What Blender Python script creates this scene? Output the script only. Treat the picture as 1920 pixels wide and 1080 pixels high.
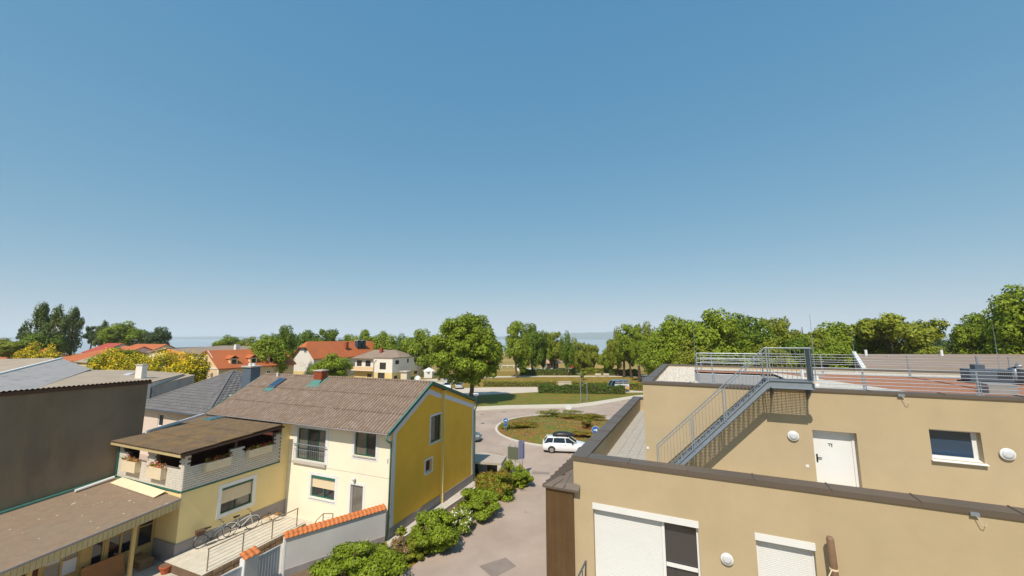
import bpy, math, random
import numpy as np
from mathutils import Vector, Matrix
for o in list(bpy.data.objects): bpy.data.objects.remove(o)
SC = bpy.context.scene
COL = SC.collection
R = math.radians
# ---------------------------------------------------------------- camera
FPX, HZ, CAMZ = 720.0, 635.5, 11.5            # focal length in photo pixels, horizon row, eye height in metres
PITCH = math.atan((HZ-540)/FPX)
CP, SP = math.cos(PITCH), math.sin(PITCH)
cam = bpy.data.cameras.new('camera'); cam.sensor_width = 36.0; cam.lens = 36.0*FPX/1920.0
cam.clip_start = 0.1; cam.clip_end = 60000
camo = bpy.data.objects.new('camera', cam); COL.objects.link(camo)
camo.location = (0, 0, CAMZ); camo.rotation_euler = (math.pi/2+PITCH, 0, 0)
SC.camera = camo
# ---------------------------------------------------------------- light
SUN_EL = R(53); SHADOW_AZ = R(20.0)           # shadows fall towards (sin, cos) of this angle from +Y
world = bpy.data.worlds.new('World'); SC.world = world; world.use_nodes = True
wn = world.node_tree.nodes; wl = world.node_tree.links
bg = wn['Background']; sky = wn.new('ShaderNodeTexSky'); sky.sky_type = 'NISHITA'
sky.sun_disc = False; sky.sun_elevation = SUN_EL; sky.sun_rotation = SHADOW_AZ+math.pi
sky.altitude = 0; sky.air_density = 1.0; sky.dust_density = 0.3; sky.ozone_density = 6.0
sep = wn.new('ShaderNodeSeparateColor'); com = wn.new('ShaderNodeCombineColor'); wl.new(sky.outputs[0], sep.inputs[0])
for k, (gam, gain) in enumerate(((0.86, 1.14), (0.44, 2.40), (0.26, 3.72))):   # one even colour response for the whole sky (the photograph's grading)
    p_ = wn.new('ShaderNodeMath'); p_.operation = 'POWER'; p_.inputs[1].default_value = gam; q_ = wn.new('ShaderNodeMath'); q_.operation = 'MULTIPLY'; q_.inputs[1].default_value = gain
    wl.new(sep.outputs[k], p_.inputs[0]); wl.new(p_.outputs[0], q_.inputs[0]); wl.new(q_.outputs[0], com.inputs[k])
wl.new(com.outputs[0], bg.inputs[0]); bg.inputs[1].default_value = 0.10
sun = bpy.data.lights.new('sun', 'SUN'); sun.energy = 5.0; sun.angle = R(0.53); sun.color = (1.0, 0.925, 0.80)
suno = bpy.data.objects.new('sun', sun); COL.objects.link(suno)
suno.rotation_euler = Vector((math.sin(SHADOW_AZ)*math.cos(SUN_EL), math.cos(SHADOW_AZ)*math.cos(SUN_EL), -math.sin(SUN_EL))).to_track_quat('-Z', 'Y').to_euler()
suno.location = (0, 0, 60)
SC.view_settings.view_transform = 'Standard'; SC.view_settings.look = 'None'
SC.view_settings.exposure = 0.0; SC.view_settings.gamma = 1.0; SC.view_settings.use_curve_mapping = False
SC.cycles.max_bounces = 6; SC.cycles.transparent_max_bounces = 8; SC.cycles.diffuse_bounces = 3; SC.cycles.glossy_bounces = 3
SC.cycles.volume_bounces = 1; SC.cycles.use_denoising = True
# ---------------------------------------------------------------- pixel -> place helpers
def ray(px, py):
    u = (px-960)/FPX; v = (540-py)/FPX
    return (u, CP-v*SP, SP+v*CP)
def G(px, py, z=0.0):                          # the point at height z seen at a pixel
    r = ray(px, py); t = (z-CAMZ)/r[2]
    return Vector((r[0]*t, r[1]*t, z))
def AT(px, py, Y):                             # the point at depth Y seen at a pixel
    r = ray(px, py); t = Y/r[1]
    return Vector((r[0]*t, Y, CAMZ+r[2]*t))
# ---------------------------------------------------------------- materials
MATS = {}
def mat(name, col, rough=0.8, var=0.0, scale=3.0, bump=0.0, bscale=40.0, metal=0.0, spec=0.5, col2=None, streak=None, spots=None, island=0.0, trans=0.0, detail=6.0, bdist=0.02, coat=0.0, stripe=None):
    m = bpy.data.materials.new(name); m.use_nodes = True
    nt = m.node_tree; n = nt.nodes; l = nt.links; p = n['Principled BSDF']
    p.inputs['Roughness'].default_value = rough; p.inputs['Metallic'].default_value = metal
    p.inputs['Specular IOR Level'].default_value = spec; p.inputs['Coat Weight'].default_value = coat
    tc = n.new('ShaderNodeTexCoord'); ge = n.new('ShaderNodeNewGeometry'); src = ge.outputs['Position']
    c = n.new('ShaderNodeRGB'); c.outputs[0].default_value = (*col, 1); cur = c.outputs[0]
    def noise(sc, det, vec, rgh=0.6):
        t = n.new('ShaderNodeTexNoise'); t.inputs['Scale'].default_value = sc; t.inputs['Detail'].default_value = det
        t.inputs['Roughness'].default_value = rgh; l.new(vec, t.inputs['Vector']); return t.outputs['Fac']
    def ramp(v, a, b, c0=0.0, c1=1.0):
        t = n.new('ShaderNodeMapRange'); t.inputs[1].default_value = a; t.inputs[2].default_value = b
        t.inputs[3].default_value = c0; t.inputs[4].default_value = c1; l.new(v, t.inputs[0]); return t.outputs[0]
    def mix(f, a, b, mode='MIX'):
        t = n.new('ShaderNodeMix'); t.data_type = 'RGBA'; t.blend_type = mode
        if isinstance(f, float): t.inputs[0].default_value = f
        else: l.new(f, t.inputs[0])
        for s, v in ((6, a), (7, b)):
            if isinstance(v, tuple): t.inputs[s].default_value = (*v, 1)
            else: l.new(v, t.inputs[s])
        return t.outputs[2]
    if col2 is not None: cur = mix(ramp(noise(scale*0.5, detail, src), 0.38, 0.62), cur, col2)
    if streak is not None:                     # (colour, amount, horizontal scale, vertical scale)
        mp = n.new('ShaderNodeMapping'); mp.inputs['Scale'].default_value = (streak[2], streak[2], streak[3]); l.new(src, mp.inputs[0])
        f = ramp(noise(1.0, 5, mp.outputs[0]), 0.42, 0.75, 0.0, streak[1]); cur = mix(f, cur, streak[0])
    if spots is not None:                      # (colour, scale, threshold)
        cur = mix(ramp(noise(spots[1], 3, src, 0.5), spots[2], spots[2]+0.05), cur, spots[0])
    if stripe is not None:                     # dirt lying in the valleys of a corrugated sheet: (pitch, colour, amount)
        sx = n.new('ShaderNodeSeparateXYZ'); l.new(tc.outputs['Object'], sx.inputs[0]); a1 = n.new('ShaderNodeMath'); a1.operation = 'MULTIPLY'; a1.inputs[1].default_value = 2*math.pi/stripe[0]; l.new(sx.outputs[0], a1.inputs[0])
        a2 = n.new('ShaderNodeMath'); a2.operation = 'COSINE'; l.new(a1.outputs[0], a2.inputs[0]); cur = mix(ramp(a2.outputs[0], 0.5, -0.7, 0.0, stripe[2]), cur, stripe[1])
    if var:
        v = ramp(noise(scale, detail, src), 0.25, 0.75, 1-var, 1+var)
        t = n.new('ShaderNodeVectorMath'); t.operation = 'SCALE'; l.new(cur, t.inputs[0]); l.new(v, t.inputs['Scale']); cur = t.outputs[0]
    if island:
        g = n.new('ShaderNodeNewGeometry'); v = ramp(g.outputs['Random Per Island'], 0, 1, 1-island, 1+island)
        t = n.new('ShaderNodeVectorMath'); t.operation = 'SCALE'; l.new(cur, t.inputs[0]); l.new(v, t.inputs['Scale']); cur = t.outputs[0]
    l.new(cur, p.inputs['Base Color'])
    if bump:
        b = n.new('ShaderNodeBump'); b.inputs['Strength'].default_value = bump; b.inputs['Distance'].default_value = bdist
        l.new(noise(bscale, 5, src), b.inputs['Height']); l.new(b.outputs[0], p.inputs['Normal'])
    if trans:
        tr = n.new('ShaderNodeBsdfTranslucent'); l.new(cur, tr.inputs[0]); ms = n.new('ShaderNodeMixShader'); ms.inputs[0].default_value = trans
        l.new(p.outputs[0], ms.inputs[1]); l.new(tr.outputs[0], ms.inputs[2]); l.new(ms.outputs[0], n['Material Output'].inputs[0])
    MATS[name] = m; return m
def glassmat(name, col, rough=0.03, curtain=None):
    m = mat(name, col, rough=rough, spec=0.9)
    return m
mat('stucco_tan', (0.48, 0.372, 0.228), 0.92, var=0.06, scale=0.9, bump=0.3, bscale=55, bdist=0.01, streak=((0.42, 0.32, 0.19), 0.4, 0.9, 0.35), detail=9)
mat('coping', (0.155, 0.122, 0.098), 0.5, var=0.08, scale=1.2, metal=0.3)
mat('bronze_clad', (0.16, 0.095, 0.045), 0.45, var=0.12, scale=1.5, metal=0.5, streak=((0.22, 0.15, 0.09), 0.5, 6.0, 0.5))
mat('paving', (0.40, 0.37, 0.33), 0.9, var=0.12, scale=4, island=0.0, spots=((0.5, 0.48, 0.44), 9, 0.62))
mat('gravel', (0.62, 0.56, 0.48), 0.95, var=0.45, scale=14, bump=1.0, bscale=16, bdist=0.06, spots=((0.3, 0.27, 0.24), 18, 0.6))
mat('substrate', (0.42, 0.17, 0.09), 0.95, var=0.35, scale=14, bump=1.0, bscale=20, bdist=0.05, col2=(0.36, 0.16, 0.09))
mat('roofgrey', (0.29, 0.27, 0.25), 0.9, var=0.1, scale=2)
mat('galv', (0.26, 0.30, 0.35), 0.45, var=0.1, scale=5, metal=0.25)
mat('galv_dark', (0.13, 0.16, 0.20), 0.45, var=0.12, scale=4, metal=0.55)
mat('white', (0.76, 0.75, 0.73), 0.45, var=0.03, scale=2)
mat('shutter', (0.72, 0.71, 0.69), 0.5, var=0.02, scale=2)
mat('lamp_glass', (0.62, 0.62, 0.64), 0.35)
glassmat('glass', (0.012, 0.017, 0.024))
glassmat('glass_grey', (0.05, 0.045, 0.045), 0.06)
glassmat('glass_curtain', (0.16, 0.14, 0.12), 0.05)
glassmat('glass_blue', (0.03, 0.06, 0.11), 0.05)
mat('dark', (0.012, 0.011, 0.011), 0.7)
mat('interior', (0.13, 0.04, 0.022), 0.8, var=0.3, scale=1.5)
mat('black_plastic', (0.02, 0.02, 0.023), 0.4)
mat('rubber', (0.018, 0.018, 0.018), 0.85)
mat('chrome', (0.6, 0.6, 0.6), 0.25, metal=0.9)
mat('brownpole', (0.22, 0.13, 0.075), 0.7, var=0.15, scale=6)
mat('cream', (0.88, 0.78, 0.60), 0.9, var=0.05, scale=0.7, bump=0.2, bscale=60, bdist=0.008)
mat('yellow', (0.88, 0.68, 0.32), 0.9, var=0.05, scale=0.7, bump=0.2, bscale=60, bdist=0.008)
mat('mustard', (0.94, 0.53, 0.05), 0.9, var=0.07, scale=0.8, bump=0.35, bscale=2.2, bdist=0.04)
mat('mustard_sunlit', (0.85, 0.66, 0.22), 0.8, var=0.04)  # paler than the gable: sun on its edge put into the colour
mat('lavender', (0.74, 0.72, 0.74), 0.85, var=0.03)
mat('plinth', (0.33, 0.29, 0.28), 0.9, var=0.12, scale=1.5, streak=((0.22, 0.19, 0.18), 0.5, 1.2, 0.6))
mat('asbestos', (0.24, 0.163, 0.110), 0.93, var=0.14, scale=2.2, streak=((0.42, 0.34, 0.27), 0.6, 3.0, 3.0), spots=((0.60, 0.54, 0.46), 6.0, 0.72), bump=0.3, bscale=30, col2=(0.24, 0.17, 0.13), stripe=(0.2485, (0.13, 0.085, 0.065), 0.8))
mat('asbestos_moss', (0.20, 0.135, 0.085), 0.95, var=0.2, scale=2.0, col2=(0.235, 0.15, 0.07), bump=0.3, bscale=30, spots=((0.5, 0.45, 0.36), 7.0, 0.72), stripe=(0.2446, (0.10, 0.065, 0.04), 0.7))
mat('bitumen', (0.255, 0.175, 0.115), 0.95, var=0.16, scale=3.5, col2=(0.235, 0.17, 0.115), bump=0.5, bscale=50, spots=((0.66, 0.60, 0.52), 4.5, 0.695))
mat('teal', (0.02, 0.135, 0.10), 0.45, var=0.1, scale=3)
mat('teal_light', (0.085, 0.215, 0.18), 0.45, var=0.08, scale=3)
mat('green_frame', (0.012, 0.09, 0.055), 0.4)
mat('brick_white', (0.66, 0.60, 0.51), 0.9, var=0.06, scale=3, bump=0.2, bscale=40)
mat('mortar', (0.17, 0.14, 0.11), 0.95, var=0.1)
mat('planter', (0.76, 0.62, 0.42), 0.8, var=0.05, scale=3)
mat('wood_brown', (0.10, 0.05, 0.03), 0.75, var=0.2, scale=4)
mat('wood_orange', (0.42, 0.17, 0.05), 0.6, var=0.2, scale=4)
mat('wood_yellow', (0.52, 0.35, 0.13), 0.7, var=0.08, scale=3)
mat('fascia', (0.52, 0.40, 0.20), 0.8, var=0.1, scale=4, streak=((0.4, 0.3, 0.15), 0.5, 9.0, 0.8))
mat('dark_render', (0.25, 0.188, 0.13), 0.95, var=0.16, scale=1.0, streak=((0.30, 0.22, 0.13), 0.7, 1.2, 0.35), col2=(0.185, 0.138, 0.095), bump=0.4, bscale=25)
mat('roof_grey', (0.31, 0.29, 0.28), 0.8, var=0.12, scale=0.8, spots=((0.24, 0.235, 0.25), 0.9, 0.60))
mat('roof_tan', (0.42, 0.33, 0.245), 0.92, var=0.15, scale=0.9, col2=(0.35, 0.275, 0.2))
mat('tile_grey', (0.155, 0.14, 0.135), 0.6, var=0.12, scale=1.0, island=0.12)
mat('tile_orange', (0.52, 0.155, 0.04), 0.75, var=0.15, scale=3, island=0.18)
mat('roof_orange', (0.50, 0.13, 0.035), 0.8, var=0.15, scale=0.6, col2=(0.42, 0.12, 0.04))
mat('roof_red', (0.38, 0.06, 0.035), 0.8, var=0.15, scale=0.6)
mat('roof_brown', (0.27, 0.195, 0.145), 0.85, var=0.1, scale=0.5)
mat('brick_red', (0.33, 0.07, 0.025), 0.85, var=0.25, scale=8)
mat('pink_wall', (0.70, 0.56, 0.47), 0.9, var=0.04, scale=0.5)
mat('peach', (0.80, 0.57, 0.33), 0.9, var=0.04, scale=0.5)
mat('white_wall', (0.80, 0.74, 0.66), 0.9, var=0.04, scale=0.4)
mat('pale_yellow', (0.76, 0.58, 0.27), 0.9, var=0.05, scale=0.4)
mat('orange_wall', (0.68, 0.30, 0.055), 0.85, var=0.06, scale=0.4)
mat('bluegrey', (0.10, 0.13, 0.17), 0.5, var=0.1)
mat('grey_wall', (0.63, 0.58, 0.545), 0.92, var=0.06, scale=0.8, bump=0.15, bscale=60, streak=((0.5, 0.47, 0.46), 0.4, 1.0, 0.4))
mat('gate_grey', (0.42, 0.47, 0.53), 0.45, var=0.05, metal=0.2)
mat('deck', (0.62, 0.55, 0.44), 0.85, var=0.12, scale=3)
mat('rail_brown', (0.33, 0.26, 0.18), 0.5, metal=0.3)
mat('stone', (0.26, 0.17, 0.10), 0.9, var=0.3, scale=5, island=0.35)
mat('concrete', (0.52, 0.46, 0.39), 0.92, var=0.1, scale=1.2, spots=((0.40, 0.35, 0.30), 1.6, 0.62))
mat('kerb', (0.58, 0.53, 0.47), 0.9, var=0.1, scale=3)
mat('asphalt', (0.37, 0.282, 0.228), 0.95, var=0.10, scale=0.35, col2=(0.41, 0.318, 0.26), bump=0.3, bscale=60, spots=((0.26, 0.20, 0.17), 0.5, 0.66), detail=8)
mat('patch', (0.25, 0.20, 0.17), 0.95, var=0.12, scale=1.5, bump=0.3, bscale=60)
mat('iron', (0.10, 0.09, 0.085), 0.7, metal=0.4, var=0.2, scale=8)
mat('plaza', (0.42, 0.35, 0.285), 0.95, var=0.1, scale=0.5, bump=0.2, bscale=40, spots=((0.34, 0.28, 0.23), 0.7, 0.63))
mat('sidewalk', (0.56, 0.49, 0.40), 0.95, var=0.08, scale=0.6)
mat('lot', (0.56, 0.47, 0.385), 0.95, var=0.07, scale=0.2)
mat('dry_grass', (0.185, 0.140, 0.010), 0.95, var=0.25, scale=0.6, col2=(0.26, 0.155, 0.018), bump=0.5, bscale=12, detail=9)
mat('lawn', (0.115, 0.142, 0.006), 0.95, var=0.22, scale=0.5, col2=(0.19, 0.13, 0.012), bump=0.5, bscale=12, detail=9)
mat('island_grass', (0.13, 0.15, 0.008), 0.95, var=0.35, scale=0.9, col2=(0.24, 0.095, 0.012), bump=0.7, bscale=8, detail=9)
mat('earth', (0.16, 0.10, 0.06), 0.95, var=0.2, scale=2)
mat('sand', (0.36, 0.235, 0.06), 0.95, var=0.2, scale=0.08, col2=(0.22, 0.17, 0.035))
mat('hill', (0.06, 0.08, 0.05), 0.95, var=0.25, scale=0.004)
mat('bark', (0.13, 0.085, 0.05), 0.95, var=0.3, scale=6, bump=0.6, bscale=12)
mat('bark_dark', (0.075, 0.045, 0.03), 0.95, var=0.3, scale=6)
def leaf(name, c, isl=0.42, tr=0.30, rough=0.55):
    return mat(name, c, rough, island=isl, trans=tr, spec=0.25, var=0.16, scale=0.7)
leaf('leaf_mid', (0.235, 0.305, 0.020)); leaf('leaf_deep', (0.145, 0.215, 0.018)); leaf('leaf_olive', (0.255, 0.285, 0.024))
leaf('leaf_light', (0.27, 0.31, 0.03)); leaf('leaf_blue', (0.09, 0.135, 0.045)); leaf('leaf_yellow', (0.85, 0.60, 0.015), 0.25, 0.3)
leaf('leaf_poplar', (0.125, 0.17, 0.04)); leaf('leaf_rust', (0.30, 0.13, 0.03)); leaf('leaf_dry', (0.34, 0.27, 0.13), 0.35, 0.2); leaf('leaf_hedge', (0.11, 0.18, 0.018))
mat('petal_pink', (0.70, 0.13, 0.14), 0.6, island=0.3); mat('petal_red', (0.50, 0.015, 0.015), 0.6, island=0.3); mat('petal_white', (0.75, 0.68, 0.55), 0.7, island=0.25)
mat('terracotta', (0.45, 0.10, 0.03), 0.7, var=0.1)
mat('car_white', (0.78, 0.79, 0.80), 0.25, coat=0.6); mat('car_grey', (0.16, 0.17, 0.19), 0.3, coat=0.6, metal=0.2); mat('car_silver', (0.55, 0.56, 0.58), 0.3, coat=0.6, metal=0.2)
mat('van_blue', (0.16, 0.34, 0.60), 0.35, coat=0.5); mat('van_white', (0.66, 0.68, 0.72), 0.4, coat=0.4)
mat('pink_print', (0.62, 0.12, 0.22), 0.5); mat('orange_print', (0.75, 0.35, 0.03), 0.5)
mat('sign_blue', (0.02, 0.13, 0.42), 0.4); mat('sign_back', (0.15, 0.16, 0.11), 0.5, metal=0.2); mat('sign_violet', (0.19, 0.20, 0.34), 0.45); mat('sign_white', (0.75, 0.75, 0.75), 0.4)
mat('hut_red', (0.45, 0.03, 0.03), 0.7); mat('thatch', (0.45, 0.29, 0.20), 0.95, var=0.2, scale=3); mat('slide_blue', (0.10, 0.42, 0.68), 0.4)
mat('taillight', (0.35, 0.02, 0.02), 0.3); mat('headlight', (0.6, 0.6, 0.6), 0.15)
mat('firewood', (0.30, 0.17, 0.08), 0.9, island=0.4); mat('bike_white', (0.6, 0.58, 0.54), 0.4)
# water
wm = mat('water', (0.20, 0.27, 0.31), 0.12, var=0.05, scale=0.01, bump=0.25, bscale=0.5, bdist=0.2)
# ---------------------------------------------------------------- mesh builder
class MB:
    def __init__(s): s.v = []; s.f = []
    def add(s, vs, fs):
        k = len(s.v); s.v += [tuple(v) for v in vs]; s.f += [tuple(i+k for i in f) for f in fs]; return s
    def box(s, x0, x1, y0, y1, z0, z1):
        return s.add([(x0,y0,z0),(x1,y0,z0),(x1,y1,z0),(x0,y1,z0),(x0,y0,z1),(x1,y0,z1),(x1,y1,z1),(x0,y1,z1)],
                     [(0,3,2,1),(4,5,6,7),(0,1,5,4),(1,2,6,5),(2,3,7,6),(3,0,4,7)])
    def wbox(s, w, u0, u1, d0, d1, z0, z1):     # box in wall space: along the wall, out of the wall, up
        return s.add([w.p(u0,z0,d1),w.p(u1,z0,d1),w.p(u1,z0,d0),w.p(u0,z0,d0),w.p(u0,z1,d1),w.p(u1,z1,d1),w.p(u1,z1,d0),w.p(u0,z1,d0)],
                     [(0,3,2,1),(4,5,6,7),(0,1,5,4),(1,2,6,5),(2,3,7,6),(3,0,4,7)])
    def poly(s, pts): return s.add(pts, [tuple(range(len(pts)))])
    def prism(s, pts, vec):                     # closed solid: polygon swept by a vector
        n = len(pts); vec = Vector(vec); q = [Vector(p)+vec for p in pts]
        return s.add(list(pts)+q, [tuple(range(n))[::-1], tuple(range(n, 2*n))]+[(i, (i+1) % n, n+(i+1) % n, n+i) for i in range(n)])
    def beam(s, a, b, w, h, up=(0,0,1)):
        a = Vector(a); b = Vector(b); d = (b-a).normalized(); up = Vector(up)
        if abs(d.dot(up)) > 0.999: up = Vector((0,1,0))
        x = d.cross(up).normalized(); y = x.cross(d).normalized(); x = x*w/2; y = y*h/2
        return s.add([a-x-y,a+x-y,a+x+y,a-x+y,b-x-y,b+x-y,b+x+y,b-x+y], [(0,3,2,1),(4,5,6,7),(0,1,5,4),(1,2,6,5),(2,3,7,6),(3,0,4,7)])
    def tube(s, pts, rad, n=8):
        pts = [Vector(p) for p in pts]; m = len(pts)
        if not hasattr(rad, '__len__'): rad = [rad]*m
        vs = []; prev = None
        for i, p in enumerate(pts):
            d = (pts[min(i+1, m-1)]-pts[max(i-1, 0)]).normalized()
            x = d.cross(prev if prev is not None else (Vector((0,0,1)) if abs(d.z) < 0.9 else Vector((1,0,0))))
            if x.length < 1e-4: x = d.cross(Vector((0,1,0)))
            x.normalize(); y = d.cross(x); prev = -y if False else (y if False else None)
            for k in range(n):
                a = 2*math.pi*k/n; vs.append(p+(x*math.cos(a)+y*math.sin(a))*rad[i])
        fs = [(i*n+k, i*n+(k+1) % n, (i+1)*n+(k+1) % n, (i+1)*n+k) for i in range(m-1) for k in range(n)]
        fs += [tuple(range(n))[::-1], tuple(range((m-1)*n, m*n))]
        return s.add(vs, fs)
    def disc(s, c, nrm, r, t, n=20):            # short cylinder
        c = Vector(c); nrm = Vector(nrm).normalized()
        return s.tube([c, c+nrm*t], r, n)
    def build(s, name, m, parent=None, smooth=False, bevel=0.0, loc=None):
        me = bpy.data.meshes.new(name); me.from_pydata(s.v, [], s.f)
        if m: me.materials.append(MATS[m])
        if smooth: me.polygons.foreach_set('use_smooth', [True]*len(me.polygons))
        me.update()
        o = bpy.data.objects.new(name, me); COL.objects.link(o)
        if parent: o.parent = parent
        if loc is not None: o.location = loc
        if bevel:
            b = o.modifiers.new('bevel', 'BEVEL'); b.width = bevel; b.segments = 1; b.limit_method = 'ANGLE'
        return o
def dupe(o, parent=None, loc=None, rot=None, scale=None):
    c = o.copy(); COL.objects.link(c)
    if parent: c.parent = parent
    if loc is not None: c.location = loc
    if rot is not None: c.rotation_euler = rot
    if scale is not None: c.scale = scale
    return c
def tag(o, label, cat, group=None):
    o['label'] = label; o['category'] = cat
    if group: o['group'] = group
    return o
def thing(name, label, cat, loc=(0,0,0), rz=0.0, group=None):
    o = bpy.data.objects.new(name, None); COL.objects.link(o); o.location = loc; o.rotation_euler = (0,0,rz); o.empty_display_size = 0.3
    return tag(o, label, cat, group)
def structure(o): o['kind'] = 'structure'; return o
def stuff(o): o['kind'] = 'stuff'; return o
class Wall:                                     # a vertical wall: start o, direction u, outward normal n
    def __init__(s, o, u, n): s.o = Vector((o[0], o[1], 0)); s.u = Vector((u[0], u[1], 0)); s.n = Vector((n[0], n[1], 0))
    def p(s, u, z, d=0.0): q = s.o+s.u*u+s.n*d; return (q.x, q.y, z)
    def faces(s, m, L, z0, z1, holes=(), rev=0.14, u0=0.0):
        us = sorted({u0, L, *[h[0] for h in holes], *[h[1] for h in holes]}); zs = sorted({z0, z1, *[h[2] for h in holes], *[h[3] for h in holes]})
        for i in range(len(us)-1):
            for j in range(len(zs)-1):
                cu = (us[i]+us[i+1])/2; cz = (zs[j]+zs[j+1])/2
                if any(h[0] < cu < h[1] and h[2] < cz < h[3] for h in holes): continue
                m.poly([s.p(us[i],zs[j]), s.p(us[i+1],zs[j]), s.p(us[i+1],zs[j+1]), s.p(us[i],zs[j+1])])
        for h in holes:
            a, b, c, d = h[:4]
            for q in (((a,c),(b,c)), ((b,c),(b,d)), ((b,d),(a,d)), ((a,d),(a,c))):
                m.poly([s.p(*q[0]), s.p(*q[1]), s.p(*q[1], -rev), s.p(*q[0], -rev)])
def window(par, w, r, fm='green_frame', gm='glass', rev=0.14, mull=(), cross=(), fw=0.06, sill=None, surround=None, shut=None, box=None, lean=0.0):
    """a window part with its own panes, sill, surround and roller shutter as sub-parts; r = (u0, u1, z0, z1) on wall w"""
    a, b, c, d = r; m = MB(); D = -rev
    m.wbox(w, a, a+fw, D, D+0.06, c, d); m.wbox(w, b-fw, b, D, D+0.06, c, d); m.wbox(w, a+fw, b-fw, D, D+0.06, c, c+fw); m.wbox(w, a+fw, b-fw, D, D+0.06, d-fw, d)
    us = [a+fw]+[a+(b-a)*t for t in mull]+[b-fw]; zs = [c+fw]+[c+(d-c)*t for t in cross]+[d-fw]
    for u in us[1:-1]: m.wbox(w, u-fw*0.6, u+fw*0.6, D+0.002, D+0.058, c+fw, d-fw)
    for z in zs[1:-1]: m.wbox(w, a+fw, b-fw, D+0.004, D+0.05, z-fw*0.35, z+fw*0.35)
    o = m.build('window', fm, par)
    for i in range(len(us)-1):
        for j in range(len(zs)-1):
            MB().wbox(w, us[i]+0.001, us[i+1]-0.001, D+0.012, D+0.022, zs[j]+0.001, zs[j+1]-0.001).build('pane', gm if isinstance(gm, str) else gm[(i+j) % len(gm)], o)
    if sill: MB().wbox(w, a-0.06, b+0.06, D+0.06, 0.07, c-0.06, c-0.003).build('sill', sill, o)
    if surround:
        sm, sw = surround; m = MB()
        m.wbox(w, a-sw, a-0.001, -0.01, 0.016, c-sw, d+sw); m.wbox(w, b+0.001, b+sw, -0.01, 0.016, c-sw, d+sw); m.wbox(w, a, b, -0.01, 0.016, d+0.001, d+sw); m.wbox(w, a, b, -0.01, 0.016, c-sw, c-0.062 if sill else c-0.001)
        m.build('surround', sm, o)
    if shut:                                    # (material, fraction closed, box material, box height)
        smt, fr, bm, bh = shut; z1 = d-bh
        if bh: MB().wbox(w, a+0.002, b-0.002, D+0.06, D+0.15, z1, d-0.002).build('shutter_box', bm, o)
        z0 = z1-(z1-c)*fr; m = MB(); n = max(2, int((z1-z0)/0.045)); h = (z1-z0)/n
        for k in range(n): m.wbox(w, a+fw*0.7, b-fw*0.7, D+0.066, D+0.082, z0+k*h+0.004, z0+(k+1)*h-0.004)
        m.wbox(w, a+fw*0.7, b-fw*0.7, D+0.064, D+0.074, z0, z1)
        stuff(m.build('shutter_slats', smt, o))
    return o
# ================================================================ setting
def sheet(name, pts, m, z):
    mb = MB(); mb.poly([(p[0], p[1], z) for p in pts]); return structure(mb.build(name, m))
def gp(*px): return [G(x, y) for x, y in px]
mb = MB(); mb.poly([(-30000,-300,0),(30000,-300,0),(30000,30000,0),(-30000,30000,0)]); structure(mb.build('ground', 'dry_grass'))
# lake and far shore
mb = MB(); mb.poly([(-26000,330,0.06),(-400,300,0.06),(-60,345,0.06),(60,300,0.06),(400,330,0.06),(26000,280,0.06),(26000,29000,0.06),(-26000,29000,0.06)]); structure(mb.build('lake', 'water'))
def ridge(name, y, x0, x1, hs, depth, seed):
    rnd = random.Random(seed); n = 90; top = []; mb = MB(); vs = []
    for i in range(n+1):
        t = i/n; h = np.interp(t, [a for a, b in hs], [b for a, b in hs])*(1+0.10*math.sin(9*t+seed)+0.06*math.sin(31*t)+0.05*rnd.uniform(-1, 1)); x = x0+(x1-x0)*t
        vs += [(x, y, 0.05), (x, y+depth*0.35, h*0.6+0.05), (x, y+depth, h+0.05), (x, y+depth*2, 0.05)]
    fs = [(4*i+k, 4*i+4+k, 4*i+5+k, 4*i+1+k) for i in range(n) for k in range(3)]
    mb.add(vs, fs); o = mb.build(name, 'hill', smooth=True); return structure(o)
ridge('hills', 8600, -12000, -1500, [(0,60),(0.3,75),(0.6,62),(0.85,45),(1,20)], 900, 2)
ridge('hills', 8300, -2500, 14000, [(0,15),(0.1,55),(0.2,120),(0.3,165),(0.42,150),(0.6,140),(1,120)], 1200, 5)
# park, paths, parking, road
sheet('beach', [(-300,150),(-40,138),(30,142),(90,150),(400,160),(400,320),(60,295),(-60,335),(-300,300)], 'sand', 0.004)
sheet('lawn', gp((560,742),(885,742),(1010,736),(1180,737),(1400,724),(1400,748),(1205,743),(1100,757),(1040,761),(900,764),(560,772)), 'lawn', 0.004)
sheet('parking_lot', gp((560,738),(820,729),(905,726.5),(1007,725.5),(1010,735),(890,741),(560,752)), 'lot', 0.008)
sheet('parking_lot', gp((1172,729),(1300,728),(1300,736),(1172,736)), 'lot', 0.008)
sheet('path', gp((700,716),(925,705.5),(1010,704.6),(1240,704.4),(1240,706.4),(1010,706.6),(930,708),(700,722)), 'sidewalk', 0.008)
sheet('path', gp((560,732),(870,712.5),(900,714),(820,722),(560,742)), 'sidewalk', 0.010)
sheet('lawn', gp((905,719),(1045,719),(1045,712),(1240,712),(1240,727),(1172,728.6),(1006,725),(905,726)), 'dry_grass', 0.006)
sheet('road', [(-60,58),*gp((885,771.5),(950,767.5),(1085,764.5),(1120,760.5),(1190,747.5)),G(1500,722),(80,75),(60,40),(12,20),(5,4),(-5,4),(-3.0,10),*gp((748,1080),(800,1042),(885,975),(955,926),(988,902),(990,886),(975,868)),*gp((940,852),(880,842)),(-60,34)], 'asphalt', 0.012)
sheet('pavement', gp((975,869),(940,853),(885,843),(700,830),(700,872),(885,885),(960,890)), 'plaza', 0.016)
sheet('road_patch', gp((898,1062),(948,1046),(968,1062),(925,1085)), 'patch', 0.020)
sheet('road_patch', gp((1000,884),(1030,886),(1030,890),(998,889)), 'patch', 0.020)
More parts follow.
